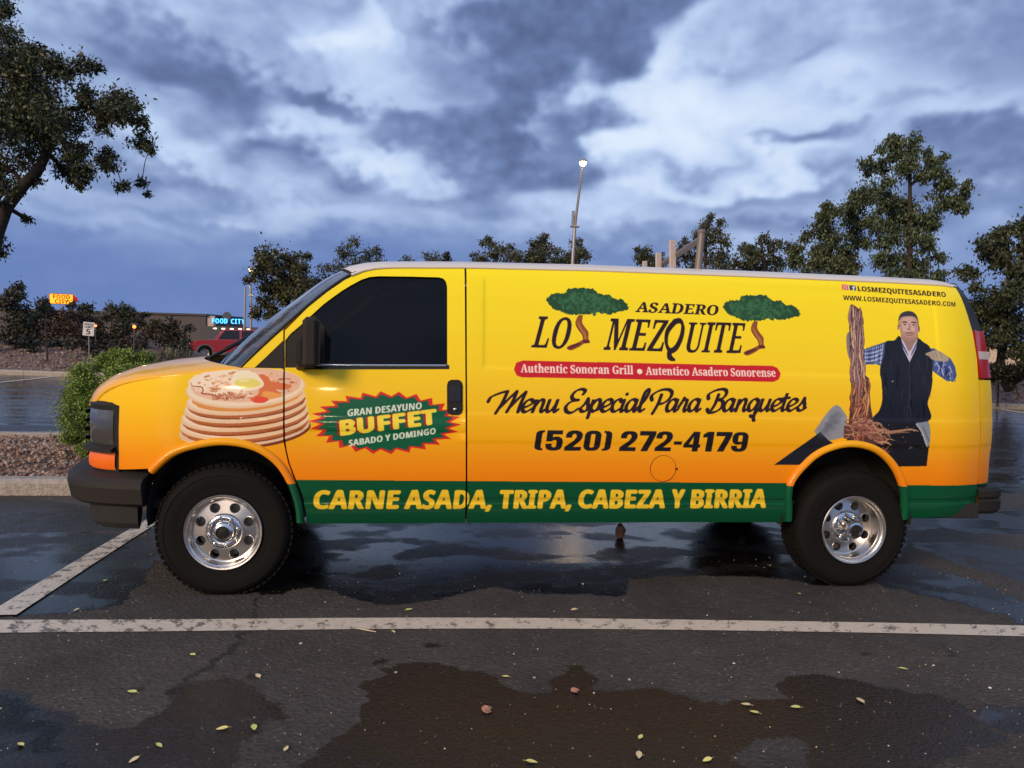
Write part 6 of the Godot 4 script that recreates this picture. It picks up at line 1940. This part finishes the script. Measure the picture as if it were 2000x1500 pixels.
	part("grille_bars", gr.done(), M.grey_plastic, t)
	# bumpers, air dam
	var bp := MB.new()
	plan_strip(bp, [-.45, -.035, -.60, -.055, -.78, -.12, -.91, -.24, -1.01, -.48, -1.07, -.78, -1.09, -1.0], [Vector2(-.09, .535), Vector2(-.02, .525), Vector2(.010, .545), Vector2(.028, .635), Vector2(.024, .665), Vector2(.0, .688), Vector2(-.14, .722)])
	part("front_bumper", bp.done(), M.grey_plastic, t)
	var dam := MB.new()
	plan_strip(dam, [-.49, -.10, -.62, -.12, -.74, -.18, -.82, -.30, -.90, -.55, -.95, -.8, -.96, -1.0], [Vector2(-.02, .41), Vector2(.0, .385), Vector2(.02, .42), Vector2(.03, .55), Vector2(-.05, .58)])
	part("air_dam", dam.done(), M.under, t)
	var rb := MB.new()
	var rp := curve(vecs([4.835, -.075, 4.94, -.080, 5.03, -.12, 5.075, -.22, 5.09, -.6, 5.09, -1.0]), false, 6)
	var rfull := PackedVector2Array(rp)
	for i in range(rp.size() - 2, -1, -1):
		rfull.append(Vector2(rp[i].x, -2.0 - rp[i].y))
	var rsec := [Vector2(-.12, .475), Vector2(-.01, .475), Vector2(.006, .50), Vector2(.008, .56), Vector2(-.004, .575), Vector2(.008, .59), Vector2(.006, .63), Vector2(-.012, .652), Vector2(-.12, .66)]
	for k in rsec.size() - 1:
		var dn := Vector2(rsec[k + 1].y - rsec[k].y, rsec[k].x - rsec[k + 1].x).normalized()
		var ids := []
		for i in rfull.size():
			var d := (rfull[mini(i + 1, rfull.size() - 1)] - rfull[maxi(i - 1, 0)]).normalized()
			var o := Vector3(-d.y, 0, d.x)
			ids.append([rb.vert(Vector3(rfull[i].x, rsec[k].y, rfull[i].y) + o * rsec[k].x, (o * dn.x + Vector3.UP * dn.y).normalized()), rb.vert(Vector3(rfull[i].x, rsec[k + 1].y, rfull[i].y) + o * rsec[k + 1].x, (o * dn.x + Vector3.UP * dn.y).normalized())])
		for i in rfull.size() - 1:
			rb.tri(ids[i][0], ids[i + 1][0], ids[i + 1][1])
			rb.tri(ids[i][0], ids[i + 1][1], ids[i][1])
	rb.flat([Vector3(4.835, .475, -.085), Vector3(4.835, .66, -.085), Vector3(4.835, .66, -.2), Vector3(4.835, .475, -.2)], Vector3.LEFT)
	part("rear_bumper", rb.done(), M.black_plastic, t)
	# roof: white paint above the gutter
	var roof := MB.new()
	var edge := [[.60, 1.868], [.655, 1.885], [.70, 1.918], [.75, 1.944], [.83, 1.965], [.922, 1.977], [1.40, 1.996], [2.2, 2.010], [3.3, 2.012], [4.2, 2.010], [4.60, 2.004], [4.70, 1.992]]
	roof.grid(30, 80, func(u, v):
		var s: float = absf(u * 2.0 - 1.0)
		var x := lerpf(.71, 4.70, pow(v, 1.25))
		var y0 := ramp_at(edge, x)
		var front := smoothstep(1.25, .60, x)
		var rise := .060 * (1.0 - pow(s, 4.0)) * (1.0 - front * .15)
		var z0 := zs(x, y0) + .012
		var z := lerpf(z0, -1.0, pow(1.0 - s, 1.25))
		return Vector3(x - .13 * (1.0 - pow(s, 2.2)) * smoothstep(1.6, .71, x), y0 + rise, z if u < .5 else -2.0 - z), true)
	part("roof", roof.done(), M.white_paint, t)
	var gut := MB.new()
	var gp := []
	var gr2 := []
	for k in 60:
		var x := lerpf(.70, 4.66, k / 59.0)
		gp.append(Vector3(x, ramp_at(edge, x) - .006, zs(x, ramp_at(edge, x)) + .008))
		gr2.append(.009)
	gut.tube(gp, gr2, 8)
	part("gutter", gut.done(), M.white_paint, t)
	# windscreen, its seals, cowl and wipers
	var side_p := curve(vecs([0.093, 1.347, 0.185, 1.447, 0.282, 1.546, 0.45, 1.711, 0.565, 1.813, 0.658, 1.885, 0.731, 1.929]), false, 6)
	var mid_p := curve(vecs([-.225, 1.318, -.05, 1.49, .125, 1.650, .330, 1.815, .468, 1.917, .56, 1.968, .60, 1.985]), false, 6)
	var glass := MB.new()
	glass.grid(40, 24, func(u, v):
		var s: float = absf(u * 2.0 - 1.0)
		var k: float = v * (side_p.size() - 1)
		var a := side_p[int(k)].lerp(side_p[mini(int(k) + 1, side_p.size() - 1)], k - int(k))
		var b := mid_p[int(k)].lerp(mid_p[mini(int(k) + 1, mid_p.size() - 1)], k - int(k))
		var q := b.lerp(a, pow(s, 2.6))
		var z := lerpf(zs(a.x, a.y) - .006, -1.0, pow(1.0 - s, 1.1))
		return Vector3(q.x, q.y, z if u < .5 else -2.0 - z), true)
	part("windscreen", glass.done(), M.clear, t)
	for s in [0, 1]:
		var seal := MB.new()
		var sp := []
		var sr := []
		for p in side_p:
			var z := zs(p.x, p.y) - .002
			sp.append(Vector3(p.x - .004, p.y + .004, z if s == 0 else -2.0 - z))
			sr.append(.008)
		seal.tube(sp, sr, 7)
		part("windscreen_seal", seal.done(), M.trim, t)
	var cowl := MB.new()
	cowl.grid(40, 6, func(u, v):
		var s: float = absf(u * 2.0 - 1.0)
		var hx := lerpf(.095, -.275, 1.0 - pow(s, 2.6))
		var gx := lerpf(.11, -.215, 1.0 - pow(s, 2.6))
		var hy := lerpf(1.340, 1.372, 1.0 - pow(s, 3.6))
		var gy := lerpf(1.352, 1.328, 1.0 - pow(s, 2.0))
		var z := lerpf(-.045, -1.0, pow(1.0 - s, 1.3))
		return Vector3(lerpf(hx - .02, gx + .02, v), lerpf(hy - .02, gy, v) - .012 * sin(v * PI), z if u < .5 else -2.0 - z), true)
	part("cowl", cowl.done(), M.black_plastic, t)
	for w in [[Vector3(-.19, 1.36, -.50), Vector3(-.07, 1.475, -.66), Vector3(-.005, 1.535, -1.05)], [Vector3(-.22, 1.36, -1.05), Vector3(-.10, 1.47, -1.2), Vector3(-.02, 1.51, -1.6)]]:
		var wp := MB.new()
		wp.tube([w[0] - Vector3(0, .03, 0), w[0] + Vector3(-.02, .02, 0), w[1], w[1].lerp(w[2], .5)], [.016, .012, .009, .006], 6)
		var blade_a: Vector3 = w[1].lerp(w[2], .5) + (w[0] - w[2]) * .45 + Vector3(-.01, .02, 0)
		wp.tube([blade_a, w[1].lerp(w[2], .5) + Vector3(-.015, .012, 0), w[2]], [.008, .012, .008], 6)
		part("wiper", wp.done(), M.black_plastic, t)
	# mirror on the driver's door
	var mr := MB.new()
	mr.box(Vector3(.50, 1.505, .105), Vector3(.085, .285, .20), .022, Basis(Vector3.UP, .12))
	var mirror := part("door_mirror", mr.done(), M.grey_plastic, door_part)
	var mg := MB.new()
	mg.box(Vector3(.547, 1.505, .098), Vector3(.012, .250, .168), .004, Basis(Vector3.UP, .12))
	part("mirror_glass", mg.done(), M.trim, mirror)
	var ma := MB.new()
	ma.tube([Vector3(.44, 1.37, -.05), Vector3(.435, 1.365, .03), Vector3(.45, 1.385, .10)], [.030, .028, .024], 8)
	ma.box(Vector3(.44, 1.45, .02), Vector3(.05, .17, .10), .02)
	part("mirror_arm", ma.done(), M.black_plastic, mirror)
	# the van's other side, tail and underside
	var plain_side := solid(lin(.80, .42, .012))
	part("far_side_front", panel([-.62, .73, -.62, 1.07, -.80, 1.10, -.66, 1.205, -.2, 1.302, .1, 1.347, .33, 1.347, 1.40, 1.37, 1.41, .43, .44, .43, .39, .70, .30, .83, .18, .91, .0, .94, -.16, .92, -.30, .86, -.42, .76], [], 0.0, .02, true), plain_side, t)
	part("far_side_window", panel([.17, 1.352, .45, 1.61, .79, 1.885, 1.27, 1.91, 1.28, 1.375], [], -.01, .01, true), M.tint, t)
	part("far_side_frame", panel([.10, 1.347, .45, 1.70, .66, 1.877, .83, 1.956, 1.38, 1.985, 1.40, 1.372, 1.30, 1.372, 1.29, 1.92, .79, 1.90, .45, 1.625, .16, 1.352], [], 0.0, .02, true), plain_side, t)
	part("far_side_rear", panel([1.42, .43, 1.41, 1.985, 3.3, 2.0, 4.58, 1.995, 4.70, 1.96, 4.80, 1.68, 4.84, 1.2, 4.86, .46, 4.28, .45, 4.26, .69, 4.16, .84, 4.03, .94, 3.86, .97, 3.69, .93, 3.55, .84, 3.45, .69, 3.44, .43], [], 0.0, .02, true), plain_side, t)
	var tail := MB.new()
	tail.grid(14, 12, func(u, v):
		var y := lerpf(.50, 2.0, v)
		var x := 4.955 - .25 * pow(clampf((y - 1.0) / 1.0, 0, 1), 2.2)
		var z := lerpf(-.20 - .10 * smoothstep(1.3, 2.0, y), -1.80 + .10 * smoothstep(1.3, 2.0, y), u)
		return Vector3(x + .03 * sin(u * PI), y, z))
	part("rear_doors", tail.done(), plain_side, t)
	var fl := MB.new()
	fl.box(Vector3(2.2, .52, -1.0), Vector3(5.3, .06, 1.72), .01)
	part("floor", fl.done(), M.under, t)
	for z in [-.055, -1.945]:
		for seg in [[.62, 3.38], [4.36, 4.84]]:
			var sl := MB.new()
			sl.box(Vector3((seg[0] + seg[1]) * .5, .50, z - .02 * signf(z + 1.0)), Vector3(seg[1] - seg[0], .10, .03), .005)
			part("sill", sl.done(), M.under, t)
	var lin_ := MB.new()
	lin_.box(Vector3(1.41, 1.1, -.16), Vector3(.06, 1.3, .05), .0)
	part("door_post", lin_.done(), M.under, t)
	var hp_ := MB.new()
	hp_.box(Vector3(.44, .98, -.12), Vector3(.22, .62, .02), .0)
	part("hinge_post", hp_.done(), M.under, t)
	var fr := MB.new()
	for z in [-.62, -1.38]:
		fr.box(Vector3(2.1, .44, z), Vector3(5.2, .14, .07), .01)
	fr.tube([Vector3(.0, .38, -.15), Vector3(.0, .38, -1.85)], [.05, .05], 10)
	fr.tube([Vector3(3.93, .38, -.2), Vector3(3.93, .38, -.9), Vector3(3.93, .38, -1.1), Vector3(3.93, .38, -1.8)], [.055, .06, .13, .055], 12)
	fr.tube([Vector3(.9, .42, -1.0), Vector3(3.9, .40, -1.0)], [.04, .04], 10)
	fr.box(Vector3(2.2, .47, -.42), Vector3(.9, .14, .34), .04)
	fr.tube([Vector3(.8, .36, -1.2), Vector3(2.9, .34, -1.25), Vector3(3.4, .34, -1.25), Vector3(4.6, .36, -1.7)], [.03, .03, .03, .03], 8)
	part("chassis", fr.done(), M.under, t)
	wheel(t, 0.0, -.035, 1.0, .030, .055, "front wheel with a shallow polished eight-hole rim")
	wheel(t, 3.937, -.045, 1.0, .092, .128, "rear wheel with a deep polished rim and a long hub")
	wheel(t, 0.0, -1.965, -1.0, .030, .055, "")
	wheel(t, 3.937, -1.955, -1.0, .092, .128, "")
	# cab seats and wheel behind the dark glass
	for z in [-.55, -1.45]:
		var se := MB.new()
		se.box(Vector3(.98, .98, z), Vector3(.52, .16, .50), .05)
		se.box(Vector3(1.24, 1.36, z), Vector3(.14, .68, .48), .05, Basis(Vector3.BACK, -.16))
		se.box(Vector3(1.32, 1.76, z), Vector3(.10, .18, .26), .04)
		part("seat", se.done(), M.seat, t)
	var da := MB.new()
	da.box(Vector3(.28, 1.18, -1.0), Vector3(.42, .26, 1.7), .06)
	part("dashboard", da.done(), M.black_plastic, t)
	var sw := MB.new()
	var ring := []
	var rr := []
	for k in 25:
		var a := TAU * k / 24.0
		ring.append(Vector3(.60, 1.36, -.55) + Vector3(-sin(a) * .09, sin(a) * .17, cos(a) * .19))
		rr.append(.014)
	sw.tube(ring, rr, 7, false)
	part("steering_wheel", sw.done(), M.black_plastic, t)
	var bh := MB.new()
	bh.box(Vector3(1.46, 1.25, -1.0), Vector3(.03, 1.36, 1.50), .0)
	part("bulkhead", bh.done(), M.under, t)
	# the rack on the roof: uprights, a cross tube and pale stop boards
	var up := MB.new()
	up.tube([Vector3(2.95, 2.02, -.40), Vector3(2.965, 2.300, -.40)], [.024, .024], 14)
	up.lathe([Vector2(.027, 0), Vector2(.030, .012), Vector2(.022, .024), Vector2(0, .028)], Vector3(2.965, 2.295, -.40), Vector3.UP, 14)
	part("rack_upright", up.done(), M.rack_pipe, t)
	var up2 := MB.new()
	up2.tube([Vector3(3.16, 2.02, -1.80), Vector3(3.15, 2.24, -1.80)], [.024, .024], 14)
	part("rack_upright", up2.done(), M.rack_pipe, t)
	var cr := MB.new()
	cr.tube([Vector3(2.962, 2.258, -.40), Vector3(3.15, 2.225, -1.82)], [.021, .021], 14)
	part("rack_cross_tube", cr.done(), M.rack_pipe, t)
	for q in [[3.02, -1.13, 2.345, .055], [3.095, -1.70, 2.315, .055], [3.045, -1.92, 2.265, .045]]:
		var pl := MB.new()
		pl.box(Vector3(q[0], (q[2] + 2.06) * .5, q[1]), Vector3(q[3], q[2] - 2.06, .018), .004, Basis(Vector3(0, 0, 1), .05) * Basis(Vector3.UP, .25))
		part("rack_board", pl.done(), M.rack_board, t)

func solid(c: Color) -> StandardMaterial3D:
	var m := plain(c, .32)
	m.metallic_specular = .35
	m.clearcoat_enabled = true
	m.clearcoat = .4
	m.clearcoat_roughness = .06
	return m

# ---------------------------------------------------------------- leaves and small stones on the lot
func small_things():
	var mb := MB.new()
	var outline := curve(vecs([0, -1, .38, -.62, .50, -.1, .34, .5, 0, 1, -.34, .5, -.5, -.1, -.38, -.62]), true, 2)
	var mid := mb.vert(Vector3(0, .10, 0), Vector3.UP)
	for p in outline:
		mb.vert(Vector3(p.x, .30 * absf(p.x) + .08 * absf(p.y), p.y), Vector3(-p.x * .4, 1, 0).normalized())
	for i in outline.size():
		mb.tri(mid, mid + 1 + i, mid + 1 + (i + 1) % outline.size())
	mb.tube([Vector3(0, .05, -1), Vector3(.05, .04, -1.5)], [.03, .02], 4)
	var leaf := mb.done()
	var kinds := [plain(lin(.72, .68, .22), .6), plain(lin(.58, .62, .20), .6), plain(lin(.66, .56, .30), .6)]
	var spots := [0.065, 0.809, -0.076, 1.185, 0.42, 1.063, 0.378, 1.524, 0.498, 1.525, 0.649, 1.689, -0.324, 1.59, 0.179, 1.633, 0.123, 1.726, 1.007, 0.571, 1.086, 0.251, 2.032, 0.294, 1.536, 1.136, 2.008, 1.701, 1.963, 1.83, 1.552, 1.845, 3.487, 1.171, 2.546, 1.472, 2.552, 1.54, 2.754, 1.509, 3.076, 1.47, 2.211, 1.88, 3.522, 0.081, -0.726, 0.168, -0.775, -0.337]
	var words := ["lying near the crack below the long line", "in a small dark stain left of the crack", "in a small dark stain right of the crack", "on the damp patch, left of two close leaves", "on the damp patch, right of two close leaves", "lying alone at the dry bottom edge, left of the dark puddle", "at the far left bottom corner of the lot", "between the corner leaf and the dark puddle", "lowest one left of centre, at the bottom edge", "just under the long line near a pale twig", "just above the long line, left of the middle", "just above the long line near the middle", "on the dark puddle's upper edge", "on the dark puddle near the bottom, right one of two", "lowest on the dark puddle, under its neighbour", "on the dark puddle, beside the bottom edge", "on the dry asphalt at right, above the right puddle", "upper left of a pair on the right puddle", "lower right of a pair on the right puddle", "single one between the pair and the largest leaf", "largest and yellowest one, on the right puddle", "at the bottom edge on the right", "near the van's rear tyre", "beside the white line at the left", "on the wet patch in front of the front wheel"]
	for i in spots.size() / 2:
		var s := rng.randf_range(.017, .024) * (1.5 if i == 20 else 1.0)
		var o := part("fallen_leaf", leaf, kinds[i % 3])
		o.transform = Transform3D(Basis.from_euler(Vector3(rng.randf_range(-.12, .12), rng.randf() * TAU, rng.randf_range(-.12, .12))).scaled(Vector3(s, s, s)), Vector3(spots[i * 2], .004, spots[i * 2 + 1]))
		tag(o, "small yellow-green fallen leaf " + words[i], "leaf", "leaves fallen on the lot")
	var red := plain(lin(.34, .17, .12), .85)
	var st := [1.42, 1.455, 1.829, 1.307]
	for i in 2:
		var o := part("stone", stone_mesh(40 + i, .6), red)
		o.transform = Transform3D(Basis.from_euler(Vector3(0, i * 1.3, 0)).scaled(Vector3.ONE * [.024, .02][i]), Vector3(st[i * 2], .012, st[i * 2 + 1]))
		tag(o, ["larger reddish stone in the middle of the dark puddle", "smaller reddish stone at the upper edge of the dark puddle"][i], "stone")
	var rp := [2.728, -1.27]
	var ro := part("rock", stone_mesh(61, 1.1), rough_stuff(391, lin(.24, .09, .05), lin(.46, .30, .20), .6, 8.0))
	ro.transform = Transform3D(Basis.from_euler(Vector3(.3, .5, .2)).scaled(Vector3(.055, .06, .055)), Vector3(rp[0], .055, rp[1]))
	tag(ro, "rusty red rock standing in the water under the van", "rock")
	var tw := MB.new()
	tw.tube([Vector3(-.055, .006, 0), Vector3(0, .008, .004), Vector3(.055, .006, 0)], [.003, .004, .002], 6)
	var tg := [0.871, 0.55]
	var two := part("twig", tw.done(), plain(lin(.50, .44, .32), .8))
	two.position = Vector3(tg[0], 0, tg[1])
	two.rotation.y = -.5
	tag(two, "pale straight twig just under the long white line", "twig")
	var tones := [Color(.42, .38, .33), Color(.30, .24, .20), Color(.55, .52, .46), Color(.22, .18, .15), Color(.40, .38, .20)]
	var gt = scatter("grit", stone_mesh(3, .6), M.tinted, 3800, func(_i):
		var x := rng.randf_range(-2.6, 5.2)
		var z := 2.4 - pow(rng.randf(), 1.4) * 5.4
		var s := (.0012 + .0034 * pow(rng.randf(), 3.0)) * (1.9 if rng.randf() < .06 else 1.0)
		return Transform3D(Basis.from_euler(Vector3(rng.randf() * 6, rng.randf() * 6, 0)).scaled(Vector3(s, s * .7, s)), Vector3(x, s * .3, z)),
		func(_i): return tones[rng.randi() % 5] * rng.randf_range(.8, 1.4))
	gt.set_meta("kind", "stuff")
	tag(gt, "pale grit and specks of litter strewn over the asphalt", "grit")
